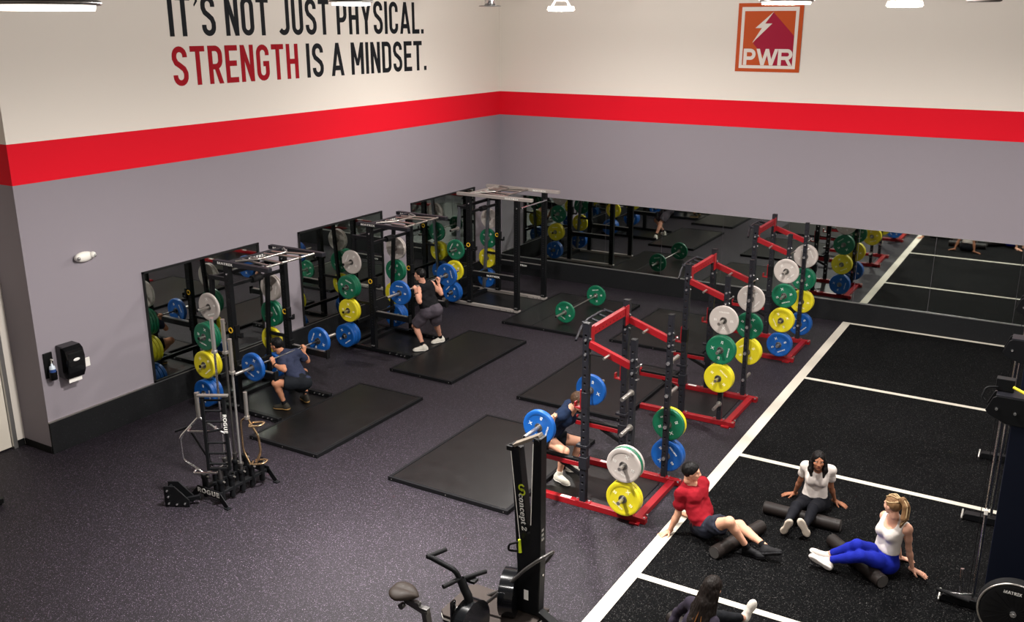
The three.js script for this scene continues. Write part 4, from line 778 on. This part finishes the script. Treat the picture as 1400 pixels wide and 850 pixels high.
function person(o) {
  const J = {}; for (const k in o.J) J[k] = V(...o.J[k]);
  const s = o.s, fem = o.female, base = V(J.pel.x, 0, J.pel.z);
  for (const k in J) J[k].sub(base);
  const t = thing('person', o.label, 'person', [base.x, 0, base.z]);
  const U = J.neck.clone().sub(J.pel).normalize(), Lv = J.Lsh.clone().sub(J.Rsh).addScaledVector(J.Lhip.clone().sub(J.Rhip), 0.6); Lv.addScaledVector(U, -Lv.dot(U)).normalize();
  const F = V().crossVectors(Lv, U).normalize(), Bx = [Lv, U, F], Lp = J.Lhip.clone().sub(J.Rhip).normalize();
  const at = (c, l, u, f) => c.clone().addScaledVector(Lv, l * s).addScaledVector(U, u * s).addScaledVector(F, f * s);
  // hands first: a grip moves the wrist to where the palm holds the bar
  const hand = {};
  for (const S of ['L', 'R']) {
    const h = o.hands[S], side = S === 'L' ? 1 : -1; let d, n;
    if (h.bar) {
      n = V(...h.n).normalize(); d = V(...h.d).normalize(); d.addScaledVector(n, -d.dot(n)).normalize();
      J[S + 'wr'] = V(...h.bar).sub(base).addScaledVector(d, -0.088 * s).addScaledVector(n, -0.024);
      hand[S] = { d, n, curl: [0.85, 1.25, 0.8], spread: 0.0, thumb: 0.35 };
    } else {
      d = V(...h.d).normalize(); n = V(...(h.n ?? [0, -1, 0])).normalize(); n.addScaledVector(d, -n.dot(d)).normalize();
      J[S + 'wr'].y = h.y ?? 0.045; hand[S] = { d, n, curl: [0.08, 0.1, 0.08], spread: 0.16, thumb: 1 };
    }
    // thumb side: l = d x n must point to the thumb; mirror by flipping for the wrong hand
    const l = V().crossVectors(d, n); const want = V(...h.thumb); hand[S].flip = l.dot(want) < 0;
  }
  // ---- torso and limbs
  const Cc = at(J.pel, 0, 0.345, 0.0), W = at(J.pel, 0, 0.165, 0.005), R = (v) => v * s;
  const girdle = [cap(lerp(J.Lsh, J.Rsh, 0.08), lerp(J.Lsh, J.Rsh, 0.92), R(fem ? 0.048 : 0.058)), cap(at(J.neck, 0.0, 0.03, -0.01), lerp(J.neck, J.Lsh, 0.85), R(0.042), R(0.045)), cap(at(J.neck, 0.0, 0.03, -0.01), lerp(J.neck, J.Rsh, 0.85), R(0.042), R(0.045))];
  const ribs = [], wv = fem ? 0.052 : 0.075;
  for (const q of [-1, 1]) {
    ribs.push(cap(at(Cc, q * (fem ? 0.062 : 0.082), 0.05, 0), at(W, q * wv, 0.0, 0), R(fem ? 0.085 : 0.1), R(fem ? 0.078 : 0.092)));
    ribs.push(ell(at(Cc, q * (fem ? 0.066 : 0.075), fem ? 0.02 : 0.05, fem ? 0.085 : 0.06), fem ? [R(0.058), R(0.06), R(0.055)] : [R(0.085), R(0.062), R(0.055)], Bx));
    ribs.push(cap(at(W, q * wv, 0, 0), q > 0 ? J.Lhip : J.Rhip, R(fem ? 0.078 : 0.09), R(fem ? 0.1 : 0.1)));
  }
  const seat = [cap(J.Lhip, J.Rhip, R(fem ? 0.108 : 0.098)), cap(J.pel, W, R(0.098), R(0.09))];
  for (const S of ['L', 'R']) { const th = J[S + 'knee'].clone().sub(J[S + 'hip']).normalize(); seat.push(ell(J[S + 'hip'].clone().addScaledVector(F, R(-0.04)).addScaledVector(th, R(-0.02)), [R(fem ? 0.085 : 0.074), R(fem ? 0.09 : 0.08), R(fem ? 0.085 : 0.078)], Bx)); }
  const torso = [...girdle, ...ribs, ...seat];
  const arms = {}, legs = {};
  for (const S of ['L', 'R']) {
    const sh = J[S + 'sh'], el = J[S + 'elb'], wr = J[S + 'wr'], m = fem ? 0.84 : 1;
    arms[S] = [ell(sh, [R(0.058 * m), R(0.06 * m), R(0.058 * m)]), cap(sh, lerp(sh, el, 0.55), R(0.052 * m), R(0.049 * m)), cap(lerp(sh, el, 0.5), el, R(0.047 * m), R(0.039 * m))];
    arms[S + 'low'] = [cap(el, lerp(el, wr, 0.35), R(0.039 * m), R(0.041 * m)), cap(lerp(el, wr, 0.3), wr, R(0.041 * m), R(0.0265 * m))];
    const hp = J[S + 'hip'], kn = J[S + 'knee'], an = J[S + 'ank'], sd = an.clone().sub(kn).normalize(), td = kn.clone().sub(hp).normalize();
    const back = sd.clone().multiplyScalar(sd.dot(td)).sub(td); if (back.lengthSq() < 1e-4) back.copy(F).negate(); back.normalize();
    const toeW = J[S + 'toe'].clone().sub(an).normalize(); const cb = toeW.clone().addScaledVector(sd, -toeW.dot(sd)).negate().normalize();
    legs[S] = [cap(hp, lerp(hp, kn, 0.5), R(fem ? 0.09 : 0.086), R(0.076)), cap(lerp(hp, kn, 0.45), kn, R(0.079), R(0.057)), ell(kn.clone().addScaledVector(cb, R(-0.008)), [R(0.05), R(0.052), R(0.05)])];
    legs[S + 'low'] = [cap(kn, lerp(kn, an, 0.3), R(0.052), R(0.05)), cap(lerp(kn, an, 0.12).addScaledVector(cb, R(0.018)), lerp(kn, an, 0.55).addScaledVector(cb, R(0.012)), R(0.046), R(0.038)), cap(lerp(kn, an, 0.3), an, R(0.048), R(0.034))];
    legs[S + 'cb'] = cb;
  }
  // head frame
  const hz = V(...o.face).normalize(), hu0 = V(...(o.headUp ?? [0, 1, 0])), hx = V().crossVectors(hu0, hz).normalize(), hy = V().crossVectors(hz, hx).normalize();
  const HM = new THREE.Matrix4().makeBasis(hx, hy, hz).setPosition(J.head).scale(V(s, s, s));
  const neckTop = V(0, -0.055, -0.022).applyMatrix4(HM), neckPrims = [cap(at(J.neck, 0, -0.02, 0.005), neckTop, R(fem ? 0.049 : 0.058), R(fem ? 0.046 : 0.054))];
  const all = [...torso, ...arms.L, ...arms.Llow, ...arms.R, ...arms.Rlow, ...legs.L, ...legs.Llow, ...legs.R, ...legs.Rlow, ...neckPrims];
  const limb = (list, k) => join(list, k), fT = limb([...torso, ...neckPrims], R(0.05));
  const groups = [[...arms.L, ...arms.Llow], [...arms.R, ...arms.Rlow], [...legs.L, ...legs.Llow], [...legs.R, ...legs.Rlow]].map((l) => limb(l, R(0.025)));
  const [lo, hi] = bounds(all, 0.03);
  const bodyF = (x, y, z) => { let d = fT(x, y, z); for (const g of groups) d = smin(d, g(x, y, z), R(0.028)); return d; };
  const pieces = [surfaceNets(bodyF, lo, hi, 0.0125)];
  const hp = headParts(o);
  pieces.push(meshOf([...hp.skull, cap(V(0, -0.05, -0.02), V(0, -0.11, -0.03), 0.046)], 0.018, 0.0046, 0.02).applyMatrix4(HM));
  for (const S of ['L', 'R']) {
    const q = hand[S]; let pr = handPrims(V(0, 0, 0), V(1, 0, 0), V(0, 0, 1), q.curl, q.spread, s, q.thumb); // local: d=x, n=z, l=-y
    let g = meshOf(pr, 0.009, 0.0038, 0.012);
    const l = V().crossVectors(q.d, q.n), m = new THREE.Matrix4().makeBasis(q.d, q.flip ? l : l.clone().negate(), q.n).setPosition(J[S + 'wr']);
    g = g.applyMatrix4(m);
    if (m.determinant() < 0) { const a = g.index.array; for (let i = 0; i < a.length; i += 3) { const w = a[i]; a[i] = a[i + 1]; a[i + 1] = w; } g.computeVertexNormals(); }
    pieces.push(g);
  }
  const skinM = S_(o.skin, 0.55);
  const body = obj('body', pieces, skinM, t);
  // face
  for (const i of [0, 1]) { const e = obj('eye', hp.eye[i].applyMatrix4(HM), S_(0xd8d0c8, 0.3), t); obj('iris', hp.iris[i].applyMatrix4(HM), S_(0x20140e, 0.2), e); obj('eyebrow', hp.brow[i].applyMatrix4(HM), S_(o.brow ?? 0x17110d, 0.8), t); }
  obj('lips', hp.lips.map((g) => g.applyMatrix4(HM)), S_(o.lips ?? 0x9a5a4e, 0.5), t);
  // hair
  const hairM = S_(o.hair.color, 0.55), hairN = (x, y, z) => noise.noise(x * 60, y * 14, z * 60) * 0.0045 + noise.noise(x * 130, y * 25, z * 130) * 0.002;
  const scalp = [ell(V(0, 0.036, -0.012), [0.083 + (o.hair.vol ?? 0), 0.092 + (o.hair.vol ?? 0), 0.1 + (o.hair.vol ?? 0)])];
  const cutline = (x, y, z) => (z - o.hair.off - y * 1.0) * 0.7;
  const gap = o.hair.open ? ell(V(0, -0.03, 0.1), [0.054, 0.112, 0.075]) : null, part = (x, y, z) => o.hair.open ? 0.006 * Math.exp(-x * x * 9000) * (z > -0.03 ? 1 : 0) : 0;
  const hairF = (d, x, y, z) => gap ? smax(smax(d + hairN(x, y, z) + part(x, y, z), -gap.f(x, y, z), 0.012), -0.1 - y, 0.01) : smax(d + hairN(x, y, z), cutline(x, y, z), 0.012);
  const hg = [meshOf(scalp, 0.01, 0.0055, 0.02, hairF)];
  if (o.hair.locks) hg.push(meshOf(o.hair.locks.map(([a, b, ra, rb]) => cap(V(...a), V(...b), ra, rb)), 0.03, 0.006, 0.02, (d, x, y, z) => d + hairN(x, y, z) * 1.3));
  const hair = obj('hair', hg.map((g) => g.applyMatrix4(HM)), hairM, t, o.hair.label);
  if (o.hair.streaks) obj('hair_streak', o.hair.streaks.map((p) => pipe(p, 0.006, 14, 5).applyMatrix4(HM)), S_(o.hair.streakColor, 0.5), hair, 'lighter strands');
  if (o.hair.tie) obj('hair_tie', new THREE.TorusGeometry(0.022, 0.008, 8, 18).rotateX(0.6).translate(...o.hair.tie).applyMatrix4(HM), M.black, hair);
  // ---- clothes
  const fold = (x, y, z, a) => a * (noise.noise(x * 7 + 3, y * 11, z * 7) + 0.6 * noise.noise(x * 16, y * 22 + 5, z * 16));
  const along = (a, b) => { const d = b.clone().sub(a).normalize(); return (x, y, z) => (x - a.x) * d.x + (y - a.y) * d.y + (z - a.z) * d.z; };
  const upT = along(J.pel, J.neck);
  const T = o.top, tH = T.hem * s;
  const torsoF = join(T.low ? [...ribs, ...seat] : torso, R(0.05));
  {
    const list = [[(x, y, z) => smax(torsoF(x, y, z) - T.off, tH - upT(x, y, z), 0.012), torso]];
    const pr = [...torso];
    if (T.sleeve) for (const S of ['L', 'R']) { const el = J[S + 'elb'], sh = J[S + 'sh'], full = T.sleeve > 1, prim = full ? [...arms[S], ...arms[S + 'low']] : arms[S], f = join(prim, R(0.03)), al = along(sh, full ? J[S + 'wr'] : el), len = full ? sh.distanceTo(J[S + 'wr']) * 0.97 : sh.distanceTo(el) * T.sleeve; list.push([(x, y, z) => smax(f(x, y, z) - T.off - (full ? 0 : T.flare ?? 0.008), al(x, y, z) - len, 0.008)]); pr.push(...prim); }
    const [l2, h2] = bounds(pr, 0.05), nk = J.neck.clone().addScaledVector(U, R(0.055)).addScaledVector(F, R(0.02)), cutB = [];
    if (T.neckR) cutB.push(ell(at(J.neck, 0, T.neckU ?? 0.03, T.neckF ?? 0.03), [R(T.neckR), R(T.neckR * (T.neckV ?? 1)), R(T.neckR)], Bx));
    if (T.arm) for (const S of ['L', 'R']) { const sgn = S === 'L' ? 1 : -1; cutB.push(ell(at(J[S + 'sh'], sgn * T.arm[0], T.arm[1], T.arm[2] ?? 0), [R(T.arm[3]), R(T.arm[4]), R(0.16)], Bx)); }
    const g = surfaceNets((x, y, z) => { let d = 9; for (const [f] of list) d = smin(d, f(x, y, z), 0.02); if (Math.abs(d) < 0.04) { d += fold(x, y, z, T.fold); for (const c of cutB) d = smax(d, -c.f(x, y, z), 0.006); } return d; }, l2, h2, 0.0115);
    const m = obj(T.name, g, S_(T.color, 0.85, T.sheen), t);
    if (T.trim) obj('strap', T.trim(J, at), S_(T.color, 0.8), m);
  }
  const B = o.bottom;
  {
    const pr = [...seat, ...ribs.slice(2, 3), ...ribs.slice(5, 6), ...legs.L, ...legs.R]; if (B.len > 1) pr.push(...legs.Llow, ...legs.Rlow);
    const sF = join([...seat, ribs[2], ribs[5]], R(0.05)), lF = ['L', 'R'].map((S) => { const f = join(B.len > 1 ? [...legs[S], ...legs[S + 'low']] : legs[S], R(0.03)), th = along(J[S + 'hip'], J[S + 'knee']), L = J[S + 'hip'].distanceTo(J[S + 'knee']), sh = along(J[S + 'knee'], J[S + 'ank']), LS = J[S + 'knee'].distanceTo(J[S + 'ank']);
      return (x, y, z) => { const d = f(x, y, z), a = th(x, y, z); return B.len > 1 ? smax(d - B.off, sh(x, y, z) - LS * (B.len - 1), 0.006) : smax(d - B.off - (B.flare ?? 0.02) * Math.max(0, Math.min(1, a / L)), a - L * B.len, 0.008); }; });
    const [l2, h2] = bounds(pr, 0.05), top = (B.waist ?? 0.14) * s;
    const g = surfaceNets((x, y, z) => { let d = smax(sF(x, y, z) - B.off, upT(x, y, z) - top, 0.01); for (const f of lF) d = smin(d, f(x, y, z), 0.02); return Math.abs(d) < 0.04 ? d + fold(x, y, z, B.fold) : d; }, l2, h2, 0.0115);
    obj(B.name, g, S_(B.color, 0.8, B.sheen), t);
  }
  // ---- shoes and socks
  for (const S of ['L', 'R']) {
    const an = J[S + 'ank'], toe = J[S + 'toe'], sd = an.clone().sub(J[S + 'knee']).normalize(); let f, u;
    if (o.flat) { f = toe.clone().sub(an); f.y = 0; f.normalize(); u = V(0, 1, 0); }
    else { f = toe.clone().sub(an).normalize(); u = sd.clone().negate(); u.addScaledVector(f, -u.dot(f)).normalize(); if (o.sole?.[S]) { u = V(...o.sole[S]).negate(); u.addScaledVector(f, -u.dot(f)).normalize(); } f.applyAxisAngle(V().crossVectors(u, f).normalize(), 0.0); }
    const z = V().crossVectors(f, u), m = new THREE.Matrix4().makeBasis(f, u, z).setPosition(an.clone().addScaledVector(u, -0.1 * s)).scale(V(s, s, s));
    const shoe = obj('shoe', shoeUpper.clone().applyMatrix4(m), S_(o.shoe, 0.6), t); obj('sole', shoeSole.clone().applyMatrix4(m), S_(o.soleColor ?? 0xddd8cf, 0.6), shoe); obj('laces', laces.clone().applyMatrix4(m), S_(o.lace ?? o.shoe, 0.8), shoe);
    if (o.sock) obj('sock', rod(an.clone().addScaledVector(u, -0.02), lerp(an, J[S + 'knee'], 0.17), R(0.041), 18, R(0.041)), S_(o.sock, 0.9), t);
  }
  if (o.watch) { const el = J[o.watch + 'elb'], wr = J[o.watch + 'wr'], c = lerp(wr, el, 0.12), d = wr.clone().sub(el).normalize(); obj('wristwatch', [new THREE.TorusGeometry(0.034, 0.008, 8, 24).applyQuaternion(new THREE.Quaternion().setFromUnitVectors(V(0, 0, 1), d)).translate(c.x, c.y, c.z)], M.black, t); }
  return t;
}
const sCache = {};
function S_(c, r) { const k = c + '_' + r; return sCache[k] ??= K(c, r, 0.3); }

const FLAT = (S, d, y) => { const dd = V(...d).normalize(), th = V().crossVectors(S === 'R' ? V(0, 1, 0) : dd, S === 'R' ? dd : V(0, 1, 0)); return { d, y, thumb: th.toArray() }; };
person({ label: 'man squatting deep in a navy tee and black shorts under a barbell', s: 0.97, flat: true, face: [-1, -0.1, 0.12], headUp: [-0.25, 1, 0], skin: 0xb07a5e, watch: 'L',
  J: { head: [1.43, 0.97, 8.977], neck: [1.566, 0.834, 8.948], Lsh: [1.649, 0.816, 9.121], Rsh: [1.654, 0.813, 8.774], Lelb: [1.865, 0.751, 9.294], Relb: [1.657, 0.628, 8.562], Lwr: [1.626, 0.82, 9.282], Rwr: [1.722, 0.846, 8.67], Lhand: [1.647, 0.882, 9.328], Rhand: [1.662, 0.886, 8.64], pel: [1.849, 0.412, 8.951], Lhip: [1.927, 0.446, 8.976], Rhip: [1.792, 0.366, 8.901], Lknee: [1.67, 0.497, 9.297], Rknee: [1.562, 0.422, 8.56], Lank: [1.689, 0.116, 9.155], Rank: [1.752, 0.119, 8.754], Ltoe: [1.532, 0.041, 9.212], Rtoe: [1.601, 0.038, 8.689] },
  hands: { L: { bar: [1.66, 0.885, 9.33], n: [-1, 0.1, 0], d: [-0.1, 1, 0.25], thumb: [0, 0, -1] }, R: { bar: [1.66, 0.885, 8.64], n: [-1, 0.1, 0], d: [-0.1, 1, -0.2], thumb: [0, 0, 1] } },
  hair: { color: 0x0c0b0c, off: 0.0, vol: 0.004 }, top: { name: 'tee_shirt', color: 0x262b3e, off: 0.014, hem: 0.0, sleeve: 0.72, flare: 0.003, fold: 0.013, neckR: 0.068 }, bottom: { name: 'shorts', color: 0x101318, off: 0.014, len: 0.72, flare: 0.035, fold: 0.006 },
  shoe: 0x2b2822, soleColor: 0x9c7a4a, sock: 0x111114 });
person({ label: 'man in a black tank top and grey shorts holding a barbell on his back', s: 0.97, flat: true, face: [-1, 0.0, 0.25], skin: 0xb98670, watch: 'L',
  J: { head: [1.806, 1.412, 5.721], neck: [1.809, 1.229, 5.657], Lsh: [1.845, 1.19, 5.84], Rsh: [1.907, 1.198, 5.497], Lelb: [1.987, 1.007, 5.999], Relb: [1.971, 0.991, 5.318], Lwr: [1.808, 1.184, 5.988], Rwr: [1.81, 1.163, 5.229], Lhand: [1.814, 1.257, 6.013], Rhand: [1.812, 1.233, 5.264], pel: [2.0, 0.759, 5.682], Lhip: [1.931, 0.727, 5.725], Rhip: [2.081, 0.772, 5.65], Lknee: [1.665, 0.439, 5.73], Rknee: [1.934, 0.448, 5.455], Lank: [1.899, 0.114, 5.803], Rank: [1.88, 0.112, 5.231], Ltoe: [1.774, 0.044, 5.921], Rtoe: [1.805, 0.045, 5.385] },
  hands: { L: { bar: [1.88, 1.25, 6.0], n: [-1, 0.1, 0], d: [-0.05, 1, 0.15], thumb: [0, 0, -1] }, R: { bar: [1.88, 1.25, 5.27], n: [-1, 0.1, 0], d: [-0.05, 1, -0.15], thumb: [0, 0, 1] } },
  hair: { color: 0x0d0c0c, off: 0.0, vol: 0.003 }, top: { name: 'tank_top', color: 0x0d0d10, off: 0.013, hem: -0.02, fold: 0.011, neckR: 0.075, neckU: 0.02, arm: [0.055, 0.02, 0, 0.07, 0.1] }, bottom: { name: 'shorts', color: 0x453f46, off: 0.017, len: 0.86, flare: 0.035, fold: 0.007, waist: 0.1 },
  shoe: 0xc2bdb2, soleColor: 0xe9e5dc, sock: 0x111114 });
person({ label: 'crouching lifter in a navy tee inside the nearest red rack, facing the turf', s: 1.0, flat: true, face: [1, -0.35, 0.12], headUp: [0.35, 1, 0], skin: 0xc08f76, brow: 0x4a3524,
  J: { head: [6.669, 1.137, 9.023], neck: [6.546, 0.983, 8.99], Lsh: [6.439, 0.973, 8.827], Rsh: [6.509, 0.976, 9.18], Lelb: [6.358, 0.755, 8.654], Relb: [6.338, 0.765, 9.281], Lwr: [6.471, 0.983, 8.6], Rwr: [6.468, 0.98, 9.349], Lhand: [6.519, 1.046, 8.6], Rhand: [6.528, 1.027, 9.327], pel: [6.219, 0.586, 9.056], Lhip: [6.249, 0.539, 8.985], Rhip: [6.171, 0.611, 9.129], Lknee: [6.607, 0.48, 8.786], Rknee: [6.561, 0.489, 9.173], Lank: [6.471, 0.114, 8.78], Rank: [6.454, 0.113, 9.112], Ltoe: [6.637, 0.044, 8.721], Rtoe: [6.62, 0.045, 9.172] },
  hands: { L: { bar: [6.475, 1.005, 8.6], n: [1, 0.1, 0], d: [0.1, 1, -0.15], thumb: [0, 0, 1] }, R: { bar: [6.475, 1.005, 9.33], n: [1, 0.1, 0], d: [0.1, 1, 0.15], thumb: [0, 0, -1] } },
  hair: { color: 0x38271b, off: 0.004, vol: 0.011 }, top: { name: 'tee_shirt', color: 0x101d33, off: 0.013, hem: 0.0, sleeve: 0.7, flare: 0.003, fold: 0.011, neckR: 0.068 }, bottom: { name: 'shorts', color: 0x12161c, off: 0.013, len: 0.5, flare: 0.03, fold: 0.006 },
  shoe: 0xbcb7aa, soleColor: 0xe4e0d6, sock: 0xcfcabd });
person({ label: 'man in a red tee and dark shorts sitting with calves on a foam roller', s: 0.98, face: [0.93, -0.06, -0.4], headUp: [0.05, 1, 0.03], skin: 0xc8957a,
  J: { head: [8.379, 0.808, 9.536], neck: [8.354, 0.628, 9.463], Lsh: [8.448, 0.582, 9.307], Rsh: [8.311, 0.565, 9.636], Lelb: [8.318, 0.345, 9.219], Relb: [8.277, 0.286, 9.61], Lwr: [8.237, 0.108, 9.171], Rwr: [8.192, 0.048, 9.627], Lhand: [8.226, 0.03, 9.165], Rhand: [8.193, 0.028, 9.703], pel: [8.565, 0.163, 9.516], Lhip: [8.518, 0.12, 9.455], Rhip: [8.623, 0.191, 9.577], Lknee: [8.939, 0.215, 9.379], Rknee: [8.926, 0.439, 9.758], Lank: [9.302, 0.144, 9.569], Rank: [9.117, 0.099, 9.627], Ltoe: [9.473, 0.215, 9.587], Rtoe: [9.298, 0.127, 9.662] },
  hands: { R: FLAT('R', [-0.45, -0.2, 0.6], 0.05), L: FLAT('L', [-0.6, -0.2, -0.4], 0.05) },
  hair: { color: 0x0e0c0c, off: 0.006, vol: 0.006 }, top: { name: 'tee_shirt', color: 0x7c0e1a, off: 0.014, hem: 0.03, sleeve: 0.72, flare: 0.003, fold: 0.013, neckR: 0.066 }, bottom: { name: 'shorts', color: 0x23252f, off: 0.014, len: 0.62, flare: 0.03, fold: 0.011 },
  shoe: 0x141416, soleColor: 0x2a2a2c, lace: 0x55555a, sock: 0x0e0e10 });
person({ label: 'woman with long dark hair in a white tee and black leggings sitting on the turf', s: 0.92, female: true, face: [0.32, 0.0, 0.92], skin: 0x94634a, lips: 0x7d3f3a,
  J: { head: [9.522, 0.726, 8.307], neck: [9.506, 0.58, 8.196], Rsh: [9.342, 0.547, 8.155], Lsh: [9.64, 0.542, 8.099], Relb: [9.28, 0.302, 8.054], Lelb: [9.638, 0.29, 8.002], Rwr: [9.2, 0.095, 7.952], Lwr: [9.685, 0.078, 7.895], Rhand: [9.152, 0.042, 7.92], Lhand: [9.725, 0.037, 7.845], pel: [9.48, 0.113, 8.121], Rhip: [9.41, 0.095, 8.174], Lhip: [9.565, 0.092, 8.137], Rknee: [9.371, 0.2, 8.566], Lknee: [9.558, 0.202, 8.529], Rank: [9.36, 0.131, 8.946], Lank: [9.561, 0.131, 8.909], Rtoe: [9.43, 0.281, 8.986], Ltoe: [9.491, 0.281, 8.949] },
  hands: { R: FLAT('R', [-0.85, -0.2, 0.25], 0.05), L: FLAT('L', [0.9, -0.2, 0.05], 0.05) },
  hair: { color: 0x0e0b0a, open: true, off: 0, vol: 0.004, locks: [[[0.066, 0.05, 0.005], [0.083, -0.03, -0.005], 0.02, 0.026], [[0.083, -0.03, -0.005], [0.09, -0.12, 0.02], 0.032, 0.034], [[0.09, -0.12, 0.02], [0.075, -0.2, 0.06], 0.032, 0.014], [[-0.066, 0.05, 0.005], [-0.083, -0.03, -0.005], 0.02, 0.026], [[-0.083, -0.03, -0.005], [-0.09, -0.12, 0.02], 0.032, 0.034], [[-0.09, -0.12, 0.02], [-0.08, -0.19, 0.06], 0.032, 0.016], [[0, 0.02, -0.08], [0, -0.13, -0.07], 0.06, 0.05]] },
  top: { name: 'tee_shirt', color: 0xcdc4bd, off: 0.01, hem: 0.1, sleeve: 0.62, flare: 0.004, fold: 0.006, neckR: 0.062 }, bottom: { name: 'leggings', color: 0x0e0f15, off: 0.007, len: 1.93, fold: 0.003, waist: 0.17 },
  shoe: 0x1b1f1d, soleColor: 0xcbbfae, lace: 0x2b2f2d, sole: { L: [0.25, 0.3, 0.9], R: [0.3, 0.3, 0.9] } });
person({ label: 'woman with a blond ponytail, white tank top and blue leggings on the turf', s: 0.94, female: true, face: [-0.85, -0.08, -0.52], skin: 0xcf9c84,
  J: { head: [10.513, 0.83, 9.24], neck: [10.529, 0.65, 9.188], Lsh: [10.686, 0.588, 9.213], Rsh: [10.421, 0.603, 9.063], Lelb: [10.705, 0.328, 9.118], Relb: [10.55, 0.376, 8.967], Lwr: [10.765, 0.095, 9.052], Rwr: [10.612, 0.152, 8.878], Lhand: [10.814, 0.042, 9.018], Rhand: [10.607, 0.061, 8.875], pel: [10.499, 0.158, 9.159], Lhip: [10.527, 0.143, 9.239], Rhip: [10.424, 0.156, 9.108], Lknee: [10.295, 0.314, 9.534], Rknee: [10.233, 0.368, 9.418], Lank: [9.957, 0.122, 9.458], Rank: [9.94, 0.131, 9.348], Ltoe: [9.789, 0.184, 9.452], Rtoe: [9.787, 0.216, 9.384] },
  hands: { L: FLAT('L', [0.93, -0.2, 0.12], 0.05), R: FLAT('R', [0.8, -0.2, -0.4], 0.05) },
  hair: { color: 0x73563a, off: 0.0, vol: 0.003, locks: [[[0, 0.085, -0.09], [0, 0.12, -0.13], 0.026, 0.026], [[0, 0.12, -0.13], [0, 0.06, -0.175], 0.028, 0.033], [[0, 0.06, -0.175], [0.01, -0.08, -0.17], 0.034, 0.036], [[0.01, -0.08, -0.17], [0.02, -0.2, -0.13], 0.034, 0.012]], tie: [0, 0.09, -0.095], streakColor: 0xbfa47c,
    streaks: [[[0.03, 0.1, 0.07], [0.04, 0.135, 0.0], [0.02, 0.12, -0.08]], [[-0.03, 0.1, 0.07], [-0.04, 0.135, 0.0], [-0.02, 0.12, -0.08]], [[0.06, 0.06, 0.055], [0.083, 0.07, -0.02], [0.03, 0.09, -0.1]], [[0.0, 0.115, 0.06], [0.0, 0.142, 0.0], [0.0, 0.12, -0.08]], [[0.01, 0.15, -0.13], [0.02, 0.07, -0.205], [0.03, -0.08, -0.2], [0.03, -0.17, -0.14]], [[-0.02, 0.14, -0.14], [-0.03, 0.05, -0.2], [-0.02, -0.1, -0.195]]] },
  top: { name: 'tank_top', color: 0xcec5be, off: 0.009, hem: 0.13, fold: 0.004, neckR: 0.085, neckU: 0.0, neckF: 0.06, neckV: 1.3, arm: [0.05, 0.02, 0, 0.075, 0.11] }, bottom: { name: 'leggings', color: 0x13208a, off: 0.007, len: 1.9, fold: 0.003, waist: 0.17 },
  shoe: 0xbdb4ad, soleColor: 0xe6dfd9, sole: { L: [-1, 0.1, 0.4], R: [-1, 0.1, 0.3] } });
person({ label: 'woman with very long dark hair down her back at the bottom edge', s: 0.93, female: true, face: [0.22, -0.25, -1], skin: 0xb98a74,
  J: { pel: [9.18, 0.12, 11.9], neck: [9.32, 0.6, 11.72], head: [9.37, 0.79, 11.64], Lsh: [9.16, 0.55, 11.61], Rsh: [9.45, 0.55, 11.8], Lelb: [9.0, 0.33, 11.5], Relb: [9.55, 0.33, 11.95], Lwr: [8.93, 0.09, 11.62], Rwr: [9.5, 0.09, 12.1], Lhand: [8.92, 0.03, 11.7], Rhand: [9.5, 0.03, 12.18], Lhip: [9.1, 0.13, 11.72], Rhip: [9.24, 0.12, 11.9], Lknee: [9.3, 0.3, 11.34], Rknee: [9.5, 0.22, 11.6], Lank: [9.5, 0.13, 10.97], Rank: [9.8, 0.13, 11.33], Ltoe: [9.56, 0.31, 10.95], Rtoe: [9.88, 0.3, 11.27] },
  hands: { R: FLAT('R', [0.2, -0.2, 0.9], 0.05), L: FLAT('L', [-0.3, -0.2, 0.8], 0.05) },
  hair: { color: 0x17110e, off: -0.006, vol: 0.008, locks: [[[0, 0.04, -0.06], [0, -0.14, -0.11], 0.075, 0.065], [[0.045, -0.02, -0.06], [0.07, -0.34, -0.15], 0.05, 0.05], [[-0.045, -0.02, -0.06], [-0.06, -0.34, -0.15], 0.05, 0.05], [[0, -0.14, -0.11], [0, -0.46, -0.17], 0.07, 0.06], [[0.07, -0.34, -0.15], [0.06, -0.52, -0.17], 0.045, 0.02], [[0.06, 0.0, -0.03], [0.1, -0.2, -0.08], 0.035, 0.04], [[0.1, -0.2, -0.08], [0.12, -0.4, -0.12], 0.04, 0.03], [[-0.06, 0.0, -0.03], [-0.09, -0.24, -0.08], 0.03, 0.035]], streakColor: 0x6b4423, streaks: [[[0.0, -0.2, -0.185], [0.012, -0.34, -0.22], [0.0, -0.5, -0.22]], [[-0.03, -0.22, -0.18], [-0.045, -0.34, -0.205], [-0.03, -0.48, -0.215]], [[0.04, -0.25, -0.18], [0.055, -0.36, -0.2], [0.04, -0.5, -0.21]]] },
  top: { name: 'long_sleeve_top', color: 0x2a2530, off: 0.01, hem: 0.08, sleeve: 2, fold: 0.006, neckR: 0.06 }, bottom: { name: 'leggings', color: 0x0e1014, off: 0.007, len: 1.9, fold: 0.003, waist: 0.15 },
  shoe: 0xc2bcb2, soleColor: 0xe6e0d6, sole: { L: [0.1, 0.1, -1], R: [0.1, 0.1, -1] } });

roller(8.82, 9.88, 9.095, 9.03, 'dark foam roller under the calves of the man in a red tee');
roller(8.99, 8.555, 9.9, 8.56, 'dark foam roller under the knees of the woman in a white tee and black leggings');
roller(9.87, 8.92, 10.545, 9.54, 'dark foam roller under the thighs of the woman in blue leggings');
roller(8.85, 11.25, 9.62, 11.74, 'dark foam roller under the woman with very long dark hair');

renderer.render(scene, camera);
